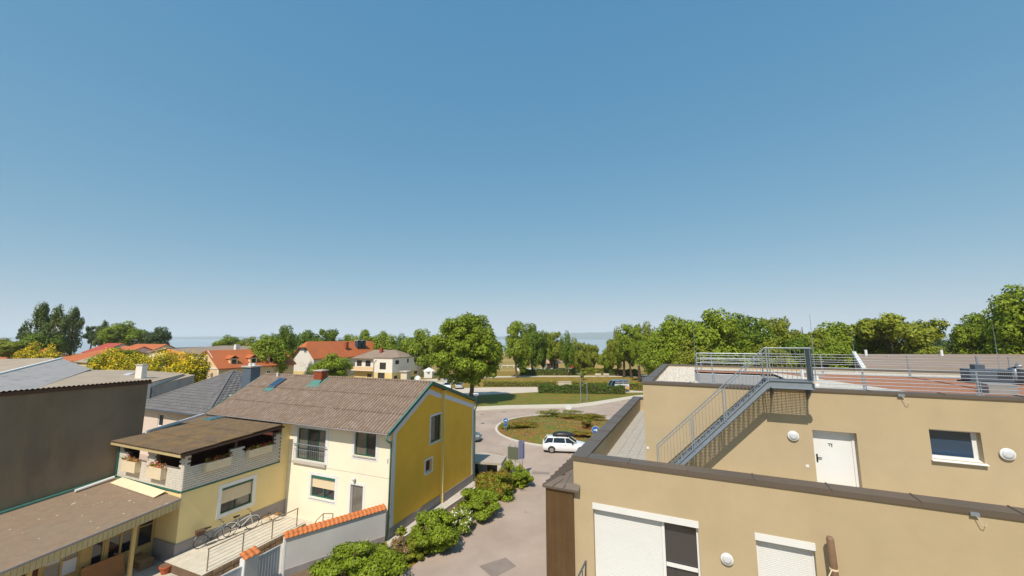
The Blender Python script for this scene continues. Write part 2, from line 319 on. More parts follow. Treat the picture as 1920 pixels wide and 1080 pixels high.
for px, py, lab in ((905,794,'round iron manhole cover on the road left of the roundabout'),):
    q = G(px, py); t = thing('manhole_cover', lab, 'manhole cover', (q.x,q.y,0.013)); MB().tube([(0,0,0),(0,0,0.012)],0.34,20).build('frame', 'kerb', t); MB().tube([(0,0,0.012),(0,0,0.018)],0.30,20).build('lid', 'iron', t)
# raised far pavement with a kerb step
def raised(name, near, far, m, h=0.12):
    mb = MB(); a = [Vector((p[0],p[1],h)) for p in near]; b = [Vector((p[0],p[1],h)) for p in far]
    n = len(a); mb.add(a+b+[Vector((p.x,p.y,0)) for p in a], [(i,i+1,n+i+1,n+i) for i in range(n-1)]+[(2*n+i,2*n+i+1,i+1,i) for i in range(n-1)])
    return structure(mb.build(name, m))
raised('pavement', [(-60,59),*gp((885,771.5),(950,767.5),(1085,764.5),(1120,760.5),(1190,747.5)),G(1500,722)], [(-60,62),*gp((885,764),(950,761),(1080,758.5),(1110,755),(1190,742.5)),G(1500,719)], 'sidewalk')
# roundabout island: kerb ring and mounded grass
cpts = [G(x,y) for x,y in ((929,800),(936,814),(960,827),(1000,835),(955,788),(985,781),(1030,778.5))]
A = np.array([[2*p.x, 2*p.y, 1] for p in cpts]); bb = np.array([p.x**2+p.y**2 for p in cpts]); sol = np.linalg.lstsq(A, bb, rcond=None)[0]
IC = Vector((sol[0], sol[1], 0)); IR = math.sqrt(sol[2]+sol[0]**2+sol[1]**2)
mb = MB(); n = 72; rr = [IR, IR, IR-0.3, IR-0.3]; zz = [0.0, 0.13, 0.13, 0.0]; vs = []
for k in range(n):
    a = 2*math.pi*k/n
    for r_, z_ in zip(rr, zz): vs.append((IC.x+r_*math.cos(a), IC.y+r_*math.sin(a), z_))
mb.add(vs, [(4*k+j, 4*((k+1) % n)+j, 4*((k+1) % n)+j+1, 4*k+j+1) for k in range(n) for j in range(3)]); structure(mb.build('kerb', 'kerb'))
mb = MB(); vs = [(IC.x, IC.y, 0.55)]; rings = 8
for i in range(1, rings+1):
    t = i/rings
    for k in range(n):
        a = 2*math.pi*k/n; vs.append((IC.x+(IR-0.3)*t*math.cos(a), IC.y+(IR-0.3)*t*math.sin(a), 0.11+0.44*(1-t*t)+0.03*math.sin(5*a+7*t)))
fs = [(0, 1+k, 1+(k+1) % n) for k in range(n)]+[(1+i*n+k, 1+(i+1)*n+k, 1+(i+1)*n+(k+1) % n, 1+i*n+(k+1) % n) for i in range(rings-1) for k in range(n)]
mb.add(vs, fs); structure(mb.build('roundabout_lawn', 'island_grass', smooth=True))
def island_z(x, y): t = min(1, math.hypot(x-IC.x, y-IC.y)/(IR-0.3)); return 0.11+0.44*(1-t*t)
# ================================================================ modern building (right)
A1 = R(25.1)
O1 = G(1074.6, 853.6, 6.96)
mod = thing('modern_building', 'modern tan rendered building with roof terrace, gravelled flat roof and brown copings', 'building', (O1.x, O1.y, 0), -A1)
XR = 24.0
wlow = Wall((0,0), (1,0), (0,-1)); wup = Wall((2.34,3.35), (1,0), (0,-1))
hl = [(0.74,4.33,2.2,5.33), (6.0,7.54,2.2,5.31)]
m = MB(); wlow.faces(m, XR, -0.3, 6.83, hl, 0.27)
Wall((0,0),(0,1),(-1,0)).faces(m, 17.26, -0.3, 6.83)
m.poly([(0,17.26,-0.3),(2.34,17.26,-0.3),(2.34,17.26,6.83),(0,17.26,6.83)])
m.poly([(0.5,0.5,6.0),(0.5,16.8,6.0),(0.5,16.8,6.83),(0.5,0.5,6.83)]); m.poly([(0.5,0.5,6.0),(XR,0.5,6.0),(XR,0.5,6.83),(0.5,0.5,6.83)]); m.poly([(0.5,16.8,6.0),(2.34,16.8,6.0),(2.34,16.8,6.83),(0.5,16.8,6.83)])
m.build('wall', 'stucco_tan', mod)
hu = [(8.47-2.34,9.79-2.34,6.03,8.05), (11.78-2.34,13.05-2.34,7.42,8.4)]
m = MB(); wup.faces(m, XR-2.34, 6.0, 9.50, hu, 0.34); Wall((2.34,3.35),(0,1),(-1,0)).faces(m, 13.45, 5.0, 9.50)
m.poly([(2.34,16.8,0),(XR,16.8,0),(XR,16.8,9.5),(2.34,16.8,9.5)])
for q in ([(2.68,3.69),(XR,3.69)], [(2.68,3.69),(2.68,16.46)], [(2.68,16.46),(XR,16.46)]): m.poly([(*q[0],9.2),(*q[1],9.2),(*q[1],9.5),(*q[0],9.5)])
m.build('upper_wall', 'stucco_tan', mod)
# copings in sheet-metal lengths with a raised seam at each joint
def coping(par, x0, x1, y0, y1, z0, z1, along):
    m = MB(); m.box(x0, x1, y0, y1, z1-0.03, z1)
    m.box(x0, x1, y0, y0+0.02, z0, z1-0.03) if along == 'x' else m.box(x0, x0+0.02, y0, y1, z0, z1-0.03)
    (m.box(x1-0.02, x1+0.02, y0-0.01, y1+0.01, z1, z1+0.022) if along == 'x' else m.box(x0-0.01, x1+0.01, y1-0.02, y1+0.02, z1, z1+0.022))
    return m.build('coping', 'coping', par)
xs = [0.56,2.1,4.1,6.1,8.1,10.1,12.1,14.1,16.1,18.1,20.1,22.1,24.0]
coping(mod, -0.05, 0.555, -0.05, 0.55, 6.80, 6.96, 'x')
for a, b in zip(xs, xs[1:]): coping(mod, a, b-0.003, -0.05, 0.55, 6.80, 6.96, 'x')
for k in range(8): coping(mod, -0.05, 0.55, 0.553+2.03*k, 0.55+2.03*(k+1), 6.80, 6.96, 'y')
coping(mod, -0.05, 2.33, 16.80, 17.30, 6.80, 6.96, 'x')
for a, b in zip([2.29,4.3,6.3,8.3,10.3,12.3,14.3,16.3,18.3,20.3,22.3],[4.3,6.3,8.3,10.3,12.3,14.3,16.3,18.3,20.3,22.3,24.0]): coping(mod, a, b-0.003, 3.30, 3.72, 9.49, 9.60, 'x')
for k in range(6): coping(mod, 2.29, 2.71, 3.723+2.12*k, 3.72+2.12*(k+1), 9.49, 9.60, 'y')
coping(mod, 2.29, XR, 16.45, 16.86, 9.49, 9.60, 'x')
# terrace floor slabs
sub = MB().poly([(0.5,0.5,6.0),(XR,0.5,6.0),(XR,3.35,6.0),(2.34,3.35,6.0),(2.34,16.8,6.0),(0.5,16.8,6.0)]).build('terrace_floor', 'concrete', mod)
tile = None; rnd = random.Random(3)
for j in range(33):
    for i in range(4 if j > 5 else 30):
        x0 = 0.52+0.45*i; y0 = 0.52+0.5*j
        if y0+0.49 > 3.34 and x0+0.44 > 2.34: continue
        if y0 > 16.3: continue
        if tile is None: tile = MB().box(0,0.44,0,0.49,0,0.036).build('slab', 'paving', sub, loc=(x0,y0,6.002)); continue
        if j < 4 and i > 18: continue
        dupe(tile, sub, (x0, y0, 6.002+rnd.uniform(0,0.004)))
# flat roof build-up
def zone(name, pts, mt, z): return MB().poly([(x,y,z) for x, y in pts]).build(name, mt, mod)
zone('roof_sheet', [(2.68,3.69),(XR,3.69),(XR,16.46),(2.68,16.46)], 'roofgrey', 9.25)
zone('gravel_bed', [(2.7,3.7),(4.5,3.7),(4.5,16.45),(2.7,16.45)], 'gravel', 9.40)
zone('gravel_bed', [(4.5,14.4),(XR,14.9),(XR,16.45),(4.5,16.45)], 'gravel', 9.38)
zone('red_substrate', [(4.6,13.0),(9,13.0),(9,14.4),(4.6,14.4)], 'substrate', 9.36)
zone('red_substrate', [(9.3,3.7),(15.5,3.7),(15.5,14.6),(9.3,14.5)], 'substrate', 9.36)
zone('red_substrate', [(15.7,3.7),(XR,3.7),(XR,14.9),(15.7,14.6)], 'substrate', 9.35)
zone('gravel_bed', [(8.9,3.7),(13.2,3.7),(10.3,11.2),(9.0,14.4),(8.9,14.4)], 'gravel', 9.375)
# loose pebbles on the near bed (too small to pick apart)
rp = np.random.RandomState(4); m = MB()
for k in range(1500):
    x = rp.uniform(2.72,4.48); y = 3.75+12.6*rp.rand(); s = rp.uniform(0.03,0.075); a = rp.uniform(0,6.3); c, d = s*math.cos(a), s*math.sin(a); z = 9.398
    m.add([(x+c,y+d,z),(x-d,y+c,z),(x-c,y-d,z),(x+d,y-c,z),(x,y,z+s*0.9)], [(0,1,4),(1,2,4),(2,3,4),(3,0,4)])
stuff(m.build('pebbles', 'gravel', mod))
# windows, shutters, door
window(mod, wlow, (0.74,4.33,2.2,5.33), 'white', ['glass_grey','glass_grey'], 0.27, mull=(0.68,), fw=0.07, shut=None)
wins = [o for o in bpy.data.objects if o.name.startswith('window') and o.parent == mod]
m = MB(); m.wbox(wlow, 0.74-0.02, 4.33+0.02, -0.06, 0.02, 5.12, 5.34); m.build('shutter_box', 'white', wins[0])
def slats(par, w, a, b, z0, z1, d):
    m = MB(); n = int((z1-z0)/0.052); h = (z1-z0)/n
    for k in range(n):
        m.add([w.p(a,z0+k*h,d+0.004),w.p(b,z0+k*h,d+0.004),w.p(b,z0+(k+0.15)*h,d+0.016),w.p(a,z0+(k+0.15)*h,d+0.016),w.p(b,z0+(k+0.85)*h,d+0.016),w.p(a,z0+(k+0.85)*h,d+0.016),w.p(b,z0+(k+1)*h,d+0.004),w.p(a,z0+(k+1)*h,d+0.004)], [(0,1,2,3),(3,2,4,5),(5,4,6,7)])
    return stuff(m.build('shutter_slats', 'shutter', par))
slats(wins[0], wlow, 0.79, 3.14, 2.22, 5.12, -0.185)
MB().wbox(wlow, 3.15, 3.24, -0.20, -0.13, 2.21, 5.12).build('guide_rail', 'white', wins[0]); MB().wbox(wlow, 0.745, 0.79, -0.20, -0.15, 2.21, 5.12).build('guide_rail', 'white', wins[0]); MB().wbox(wlow, 4.26, 4.325, -0.20, -0.13, 2.21, 5.12).build('guide_rail', 'white', wins[0])
MB().wbox(wlow, 3.25, 4.25, -0.208, -0.17, 3.62, 3.74).build('transom', 'white', wins[0])
w2 = window(mod, wlow, (6.0,7.54,2.2,5.31), 'white', 'glass_grey', 0.27, fw=0.06)
MB().wbox(wlow, 5.98, 7.56, -0.06, 0.02, 5.10, 5.315).build('shutter_box', 'white', w2); slats(w2, wlow, 6.05, 7.49, 2.22, 5.10, -0.185)
MB().wbox(wlow, 6.005, 6.05, -0.20, -0.15, 2.21, 5.10).build('guide_rail', 'white', w2); MB().wbox(wlow, 7.49, 7.535, -0.20, -0.15, 2.21, 5.10).build('guide_rail', 'white', w2)
w3 = window(mod, wup, (9.44,10.71,7.42,8.4), 'white', 'glass_blue', 0.30, fw=0.07, mull=(0.93,))
MB().prism([wup.p(9.40,7.36,0.12),wup.p(9.40,7.36,-0.23),wup.p(9.40,7.46,-0.23),wup.p(9.40,7.38,0.12)], (1.36,0,0)).build('sill', 'white', w3)
m = MB(); a, b = 8.47-2.34, 9.79-2.34
m.wbox(wup, a, a+0.05, -0.34, -0.24, 6.04, 8.05); m.wbox(wup, b-0.10, b, -0.34, -0.24, 6.04, 8.05); m.wbox(wup, a+0.05, b-0.10, -0.34, -0.24, 7.97, 8.05)
dr = m.build('door', 'white', mod); MB().wbox(wup, a+0.055, b-0.105, -0.32, -0.27, 6.05, 7.965).build('leaf', 'white', dr)
m = MB(); m.wbox(wup, a+0.10, a+0.15, -0.27, -0.255, 6.82, 7.12); m.beam(wup.p(a+0.125,7.0,-0.22), wup.p(a+0.27,7.0,-0.22), 0.025, 0.025); m.beam(wup.p(a+0.125,7.0,-0.27), wup.p(a+0.125,7.0,-0.21), 0.025, 0.025); m.build('handle', 'black_plastic', dr)
m = MB(); m.wbox(wup, a+0.50, a+0.64, -0.269, -0.263, 7.52, 7.55); m.wbox(wup, a+0.60, a+0.63, -0.269, -0.263, 7.42, 7.52); m.wbox(wup, a+0.53, a+0.56, -0.269, -0.263, 7.45, 7.50); m.build('door_number', 'galv_dark', dr)
for w, u, z in ((wup, 5.87, 6.70), (wup, 0.10, 6.70)): MB().wbox(w, u-0.05, u+0.05, 0, 0.018, z-0.05, z+0.05).build('socket', 'white', mod)
# bronze sheet-metal bay at the corner
m = MB(); m.box(-1.12, -0.003, -0.12, 4.6, -0.3, 5.68); bay = m.build('bay', 'bronze_clad', mod)
m = MB()
for k in range(12): m.box(-1.10+0.097*k-0.006, -1.10+0.097*k+0.006, -0.132, -0.121, -0.3, 5.66)
m.build('rib', 'bronze_clad', bay)
e = [(-1.22,-0.22,5.74),(0.26,-0.22,5.74),(0.0,0.6,6.38),(0.0,4.0,6.38),(-1.22,4.7,5.74),(0.26,-0.03,5.89)]
m = MB(); m.poly([e[0],e[1],e[5],(0.0,-0.03,5.94),(0.0,0.6,6.38)]); m.poly([e[0],(0.0,0.6,6.38),e[3],e[4]]); m.box(-1.22,0.26,-0.22,-0.06,5.66,5.735); m.box(-1.22,-1.10,-0.06,4.7,5.66,5.735)
m.build('bay_roof', 'coping', bay)
m = MB()
def seam(a, b): m.beam(Vector(a)+Vector((0,0,0.02)), Vector(b)+Vector((0,0,0.02)), 0.025, 0.045)
seam(e[0], (-0.01,0.6,6.38))
for t in (0.35, 0.72): seam((-1.22+1.22*t,-0.22,5.74), (-1.22+1.22*(t+(1-t)*0.45),-0.22+0.82*(t*0.8+0.1)*0.9,5.74+0.64*(t*0.8+0.1)*0.9))
for y in (0.2,0.75,1.3,1.85,2.4,3.0): seam((-1.22,y,5.75), (-0.01,max(y,0.6),6.38) if y > 0.6 else (-0.42,y,6.16))
m.build('seam', 'coping', bay)
# ---------------------------------------------------------------- things on the modern building (world placed through its frame)
MW = Matrix.Translation((O1.x, O1.y, 0)) @ Matrix.Rotation(-A1, 4, 'Z')
def mthing(name, label, cat, p, group=None): q = MW @ Vector(p); return thing(name, label, cat, q, -A1, group)
for (x, z, y, lab) in ((5.14,4.36,0.0,'round white wall lamp beside the big half-closed shutter door'), (7.84,7.78,3.35,'round white wall lamp between steel stair and white terrace door'), (13.58,7.79,3.35,'round white wall lamp beside the small blue terrace window')):
    t = mthing('wall_lamp', lab, 'lamp', (x,y,z), 'round wall lamps on the tan facade')
    MB().disc((0,0,0),(0,-1,0),0.10,0.04).build('base', 'white', t, smooth=False); m = MB(); m.tube([(0,-0.04,0),(0,-0.075,0),(0,-0.085,0)],[0.185,0.185,0.16],24); m.build('rim', 'white', t); MB().tube([(0,-0.07,0),(0,-0.10,0),(0,-0.11,0)],[0.148,0.14,0.06],24).build('glass', 'lamp_glass', t, smooth=True)
# steel roof stair
st = mthing('steel_stair', 'galvanised steel stair with baluster railings climbing to the flat roof', 'stair', (0,0,6.04))
X0, X1, ZP, YI, YO = 3.28, 7.02, 3.88, 3.27, 2.32
sl = ZP/(X1-X0)
for y in (YO, YI-0.03):
    m = MB(); th = 0.13*math.sqrt(1+sl*sl)
    m.prism([(X0-0.02,y,0.0),(X0+0.26,y,0.0),(X1+0.10,y,ZP-th*1.15),(X1+0.10,y,ZP+0.02),(X1-0.02,y,ZP+0.02)], (0,0.012,0))
    for dz in (0.0, -th*2+0.06):
        a = Vector((X0+0.03 if dz == 0 else X0+0.24, y-0.02, 0.03)); b = Vector((X1, y-0.02, ZP+0.0+(0 if dz == 0 else -th*1.3)))
        m.beam(a, b, 0.055, 0.02)
    m.build('stringer', 'galv', st)
trd = None
for k in range(1, 20):
    x = X0+(X1-X0)*k/20; z = ZP*k/20-0.02
    if trd is None:
        m = MB()
        for q in range(21): m.box(-0.03,0.21,YO+0.014+0.044*q,YO+0.018+0.044*q,-0.03,0.0)
        for q in range(4): m.box(-0.03+0.077*q,-0.024+0.077*q,YO+0.014,YI-0.032,-0.031,0.001)
        trd = m.build('tread', 'galv', st, loc=(x,0,z))
    else: dupe(trd, st, (x,0,z))
m = MB()
for q in range(21): m.box(X1,8.43,YO+0.02+0.045*q,YO+0.024+0.045*q,ZP-0.026,ZP+0.003)
for q in range(12): m.box(X1+0.002+0.12*q,X1+0.010+0.12*q,YO+0.014,3.26,ZP-0.028,ZP+0.005)
m.build('platform', 'galv', st)
m = MB()
for y in (YO, 3.27): m.box(X1+0.10,8.45,y,y+0.012,ZP-0.25,ZP+0.02); m.box(X1+0.10,8.45,y-0.05,y,ZP-0.262,ZP-0.25); m.box(X1+0.02,8.45,y-0.05,y,ZP+0.008,ZP+0.02)
m.box(8.44,8.455,YO,3.28,ZP-0.25,ZP+0.02); m.build('platform_beam', 'galv', st)
for x in (7.22, 8.40): m = MB(); m.prism([(x,3.345,ZP-0.26),(x,2.6,ZP-0.262),(x,2.6,ZP-0.34),(x,3.345,ZP-0.75)], (0.05,0,0)); m.build('bracket', 'galv_dark', st)
HR = 1.10
def rl(p, q, r=0.021): return MB().tube([p, q], r, 8)
rl((X0-0.36,YO-0.02,HR-0.02),(X1-0.02,YO-0.02,ZP+1.24)).build('handrail', 'galv', st); rl((X0-0.30,YO+0.02,HR-0.10),(X1+0.06,YO+0.02,ZP+1.16),0.014).build('handrail', 'galv', st)
rl((X1-0.03,YO-0.02,ZP+1.24),(8.46,YO-0.02,ZP+1.24)).build('handrail', 'galv', st); rl((8.46,YO-0.02,ZP+1.24),(8.46,3.28,ZP+1.24)).build('handrail', 'galv', st)
rl((X0-0.36,YO-0.02,HR-0.02),(X0-0.36,YO-0.02,0.0),0.016).build('post', 'galv', st); rl((X0-0.30,YO+0.02,HR-0.10),(X0-0.30,YO+0.02,0.0),0.013).build('post', 'galv', st)
for x, z0, z1 in ((X1+0.02,ZP,ZP+1.24),(X1-1.55,ZP-1.55*sl-0.02,ZP+1.24-1.55*sl*0.99),(X1-2.75,ZP-2.75*sl,ZP+1.24-2.75*sl*1.0)):
    MB().box(x-0.02,x+0.02,YO-0.03,YO+0.03,z0-0.05,z1).build('post', 'galv', st); MB().box(x+0.07,x+0.10,YO-0.03,YO+0.03,z0-0.02,z1).build('post', 'galv', st)
bal = MB().tube([(0,0,0),(0,0,1)],0.0065,5).build('baluster', 'galv', st, loc=(X0-0.2,YO,0.02)); bal.scale = (1,1,HR)
for k in range(1, 31):
    x = X0-0.2+(X1-X0+0.12)*k/31; t = (x-X0)/(X1-X0); z0 = max(0.02, ZP*t+0.02); z1 = HR-0.02+(x-(X0-0.36))/(X1-0.02-X0+0.36)*(ZP+1.24-HR+0.02); dupe(bal, st, (x,YO,z0), scale=(1,1,z1-z0-0.05))
for k in range(1, 10): dupe(bal, st, (X1+0.05+1.38*k/9.3,YO,ZP+0.02), scale=(1.3,1.3,1.21))
for k in range(6):
    m = MB(); m.box(8.452,8.464,YO+0.07+0.155*k,YO+0.07+0.155*k+0.115,ZP+0.03,ZP+1.22); m.build('side_panel', 'galv_dark', st)
MB().tube([(X1+0.0,3.27,ZP+1.2),(X1,3.27,ZP-0.2)],0.02,8).build('post', 'galv', st)
# roof guard rails
def guard(label, y, xs, zb, zt, rails, name='roof_guard_rail'):
    t = mthing(name, label, 'guard rail', (0,0,0), 'guard rails on the flat roof')
    for x in xs:
        m = MB(); m.box(x-0.022,x+0.022,y-0.022,y+0.022,zb,zt); m.box(x+0.05,x+0.075,y-0.015,y+0.015,zb,zb+0.45); m.build('post', 'galv', t); MB().box(x-0.09,x+0.11,y-0.06,y+0.06,zb-0.012,zb+0.004).build('foot', 'galv', t)
    for z in rails: MB().tube([(xs[0],y-0.02,z),(xs[-1],y-0.02,z)],0.014,6).build('rail', 'galv', t)
guard('short galvanised guard rail left of the roof stair', 3.56, (4.62,5.2,7.05), 9.612, 10.88, (10.88,10.66,10.47,10.0))
guard('long galvanised guard rail on the front roof edge right of the stair', 3.56, (8.55,10.23,13.26,16.3,19.3), 9.612, 10.41, (10.39,10.27,10.15,10.03,9.91,9.79,9.67))
guard('galvanised guard rail standing across the back of the flat roof', 14.1, (4.9,7.5,11.5,15.44,19.4,23.3), 9.40, 10.58, (10.56,10.40,10.24,10.11,9.98))
# lightning rods
for x, y, zb, zt, lab in ((8.5,2.25,9.9,12.42,'tall thin lightning rod fixed to the stair platform'), (4.56,3.62,9.6,12.05,'thin lightning rod at the guard rail end above the pebble bed'), (13.75,16.3,9.38,12.12,'thin lightning rod near the white verge of the neighbouring roof'), (20.1,16.3,9.38,12.35,'thin lightning rod behind the rooftop air unit')):
    t = mthing('lightning_rod', lab, 'lightning rod', (x,y,zb)); MB().tube([(0,0,0),(0,0,(zt-zb)*0.5),(0.01,0,(zt-zb))],[0.016,0.012,0.005],6).build('rod', 'galv', t); MB().tube([(0,0,0),(0,0,0.08)],[0.12,0.09],12).build('foot', 'concrete', t)
# small conductor clamps hanging at the coping lips
for x, y, z, lab in ((11.15,3.29,9.49,'little wire clamp hooked under the upper coping'), (11.15,-0.06,6.80,'little wire clamp hooked under the terrace coping')):
    t = mthing('conductor_clamp', lab, 'clamp', (x,y,z)); MB().box(-0.09,0.09,-0.03,0.015,-0.03,0.06).build('clip', 'galv', t); MB().tube([(0.02,-0.03,-0.02),(0.1,-0.06,-0.22),(0.16,-0.06,-0.24),(0.2,-0.05,-0.14)],0.009,6).build('wire', 'kerb', t)
# rooftop plant
t = mthing('air_unit', 'grey rooftop air handling unit with ducts on the red roof bed', 'air unit', (16.75,11.6,9.36))
MB().box(0,1.5,0,0.8,0.08,0.66).build('cabinet', 'galv_dark', t, bevel=0.02); MB().box(-0.1,1.7,-0.08,0.9,0,0.08).build('base', 'dark', t)
m = MB()
for k in range(7): m.box(0.95+0.07*k,0.99+0.07*k,-0.015,-0.001,0.2,0.6)
m.build('grille', 'black_plastic', t); MB().box(0.3,0.65,0.2,0.6,0.661,0.88).build('fan_housing', 'galv_dark', t); MB().tube([(1.65,0.4,0.08),(1.65,0.4,0.7),(1.9,0.4,0.9)],0.14,10).build('duct', 'galv', t, smooth=True); MB().tube([(0.5,0.4,0.88),(0.5,0.4,1.3)],0.05,8).build('flue', 'galv', t); MB().box(1.9,2.25,0.1,0.7,0.0,0.7).build('side_cabinet', 'roof_grey', t)
t = mthing('roof_hatch', 'low grey roof hatch in front of the rooftop air unit', 'hatch', (15.0,6.7,9.36)); MB().box(0,0.8,0,0.7,0,0.32).build('curb', 'roofgrey', t); MB().box(-0.03,0.83,-0.03,0.73,0.32,0.37).build('lid', 'roof_grey', t)
t = mthing('valve_stand', 'small fittings with white pipes standing behind the stair platform', 'pipe stand', (8.9,6.2,9.38)); MB().tube([(0,0,0),(0,0,0.75)],0.07,8).build('pipe', 'white', t); MB().tube([(0.5,0,0),(0.5,0,0.5)],0.09,8).build('pipe', 'white', t); MB().box(-0.3,0.8,-0.04,0.04,0.5,0.56).build('crossbar', 'roofgrey', t); MB().box(-0.45,-0.2,-0.1,0.1,0,0.3).build('block', 'bluegrey', t)
# brown rolled pole, and the rail end of the balcony below
t = mthing('balcony', 'slim grey balcony railing under the big shutter door', 'balcony', (0.4,-1.6,1.9)); MB().box(-0.1,8.6,0,1.595,0,0.18).build('slab', 'concrete', t)
for k in range(4): MB().box(0.0,0.03,0.05+0.5*k,0.08+0.5*k,0.18,1.30).build('post', 'galv_dark', t)
MB().box(-0.01,0.045,0.0,1.59,1.30,1.34).build('rail', 'galv_dark', t); MB().box(0.045,8.5,0.0,0.05,0.90,0.94).build('rail', 'galv_dark', t)
for k in range(8): MB().box(1.0+k,1.03+k,0.0,0.03,0.18,0.90).build('post', 'galv_dark', t)
t = mthing('furled_parasol', 'furled brown parasol standing against the tan wall by the small shutter', 'parasol', (7.92,-0.32,2.082))
MB().tube([(0,0,0),(0,0,0.06)],[0.25,0.24],16).build('foot', 'concrete', t); MB().tube([(0,0,0.06),(0,0,1.6)],0.03,8).build('pole', 'galv', t); MB().tube([(0,0,1.55),(-0.01,0,1.9),(-0.03,0,2.9),(-0.05,0,3.56),(-0.05,0,3.62)],[0.05,0.10,0.098,0.096,0.07],12).build('canopy', 'brownpole', t, smooth=True)
m = MB(); m.tube([(-0.03,0,2.72),(-0.031,0,2.77)],[0.109,0.109],12); m.build('strap', 'planter', t); MB().tube([(-0.10,-0.08,2.74),(-0.2,-0.12,2.55),(-0.3,-0.12,2.4),(-0.22,-0.1,2.3)],0.015,6).build('cord', 'planter', t)
# ================================================================ yellow house (centre left)
A2 = R(22.3)
HC = G(726, 1013)
HW = Matrix.Translation((HC.x, HC.y, 0)) @ Matrix.Rotation(-A2, 4, 'Z')
def hthing(name, label, cat, p, rz=0.0, group=None): return thing(name, label, cat, HW @ Vector(p), -A2+rz, group)
hs = hthing('yellow_house', 'cream fronted house with mustard gable, corrugated roof and teal gutters', 'house', (0,0,0))
DG, XL, EZ, RZ, RY, BE = 10.15, -16.4, 6.05, 8.50, 3.7, 6.35   # gable width, left end, eave heights, ridge height and place
wf = Wall((-8.55,0), (1,0), (0,-1)); wg = Wall((0,0), (0,1), (1,0))
def fu(x): return x+8.55
holes = [(fu(-7.75),fu(-5.2),3.62,5.62), (fu(-2.8),fu(-1.12),4.38,5.80), (fu(-6.25),fu(-4.2),1.48,2.80), (fu(-2.92),fu(-1.95),0.45,2.66)]
m = MB(); wf.faces(m, 8.55, 0.0, EZ+0.1, holes, 0.16)
m.poly([(-8.55,0,0),(-8.55,0.5,0),(-8.55,0.5,EZ),(-8.55,0,EZ)]); m.poly([(XL,0.3,0),(-8.55,0.3,0),(-8.55,0.3,EZ+0.2),(XL,0.3,EZ+0.2)]); m.poly([(XL,0.3,0),(XL,DG,0),(XL,DG,BE),(XL,RY,RZ-0.1),(XL,0.3,EZ)])
m.poly([(XL,DG,0),(0,DG,0),(0,DG,BE),(XL,DG,BE)]); m.build('front_wall', 'cream', hs)
# gable in two planes: the far half stands a little proud, sunlight on its edge is painted as a paler strip
YS = 5.55
gh = [(4.12,5.42,4.36,6.12), (3.62,4.34,2.55,3.32)]
def gz_at(y): return EZ+(RZ-0.06-EZ)*(y+0.3)/(RY+0.3) if y < RY else RZ-0.06+(BE-RZ)*(y-RY)/(DG-RY)
m = MB(); wg.faces(m, YS, 0.0, 6.15, gh, 0.16)
m.poly([(0,0,6.15),(0,YS,6.15),(0,YS,gz_at(YS)),(0,RY,gz_at(RY)),(0,0.0,gz_at(0.0))])
m.poly([(0.22,YS,0.0),(0.22,DG,0.0),(0.22,DG,gz_at(DG)),(0.22,YS,gz_at(YS))]); m.poly([(0.22,DG,0),(0,DG,0),(0,DG,BE),(0.22,DG,BE)])
m.build('gable_wall', 'mustard', hs)
MB().box(-0.06,0.226,YS-0.07,YS+0.004,0.0,gz_at(YS)-0.05).build('edge_strip', 'mustard_sunlit', hs)
# plinth
MB().box(0.001,0.035,-0.03,YS-0.08,0.0,0.55).build('plinth', 'plinth', hs); MB().box(0.221,0.25,YS,DG+0.03,0.0,0.62).build('plinth', 'plinth', hs)
# pale painted band round the gable
def band(pts, w, x0, x1):
    m = MB()
    for (y0,z0), (y1,z1) in zip(pts, pts[1:]):
        d = Vector((0,y1-y0,z1-z0)).normalized(); nrm = Vector((0,d.z,-d.y))
        a, b = Vector((x0,y0,z0)), Vector((x0,y1,z1)); m.prism([a, b, b+nrm*w, a+nrm*w], (x1-x0,0,0))
    return m
band([(0.14,0.56),(0.14,6.02)], 0.30, 0.002, 0.014).build('painted_band', 'lavender', hs); band([(0.12,5.98),(RY,8.08)], 0.32, 0.003, 0.0155).build('painted_band', 'lavender', hs)
band([(RY,8.08),(YS-0.075,7.49)], 0.33, 0.004, 0.0165).build('painted_band', 'lavender', hs); band([(YS+0.01,7.49),(DG-0.18,6.10)], 0.30, 0.222, 0.234).build('painted_band', 'lavender', hs); band([(DG-0.15,6.15),(DG-0.15,0.62)], 0.26, 0.223, 0.2355).build('painted_band', 'lavender', hs)
# windows and door
w1 = window(hs, wf, holes[0][:4], 'green_frame', ['glass_curtain','glass_grey'], 0.16, mull=(0.34,0.70), fw=0.075, surround=('lavender',0.26))
m = MB(); m.wbox(wf, fu(-7.95), fu(-5.0), 0.0, 0.14, 3.40, 3.56); m.build('sill', 'concrete', w1)
m = MB(); m.tube([wf.p(fu(-7.98),4.62,0.13),wf.p(fu(-4.98),4.62,0.13)],0.028,8); m.build('railing_bar', 'galv', w1)
m = MB()
for k in range(16): m.tube([wf.p(fu(-7.85)+0.18*k,3.56,0.12),wf.p(fu(-7.85)+0.18*k,4.60,0.12)],0.008,5)
m.tube([wf.p(fu(-7.9),4.28,0.12),wf.p(fu(-5.05),4.28,0.12)],0.012,6); m.build('railing_bars', 'galv', w1)
window(hs, wf, holes[1], 'green_frame', ['glass_curtain','glass_grey'], 0.16, mull=(0.52,), fw=0.07, sill='concrete', surround=('lavender',0.20))
window(hs, wf, holes[2], 'teal', ['glass_grey','glass'], 0.16, mull=(0.5,), fw=0.07, sill='white', surround=('white',0.20), shut=('planter',0.50,'teal',0.16))
m = MB(); a, b = holes[3][:2]
m.wbox(wf,a,a+0.12,-0.16,-0.06,0.45,2.66); m.wbox(wf,b-0.06,b,-0.16,-0.06,0.45,2.66); m.wbox(wf,a+0.12,b-0.06,-0.16,-0.06,2.58,2.66); dr = m.build('door', 'plinth', hs)
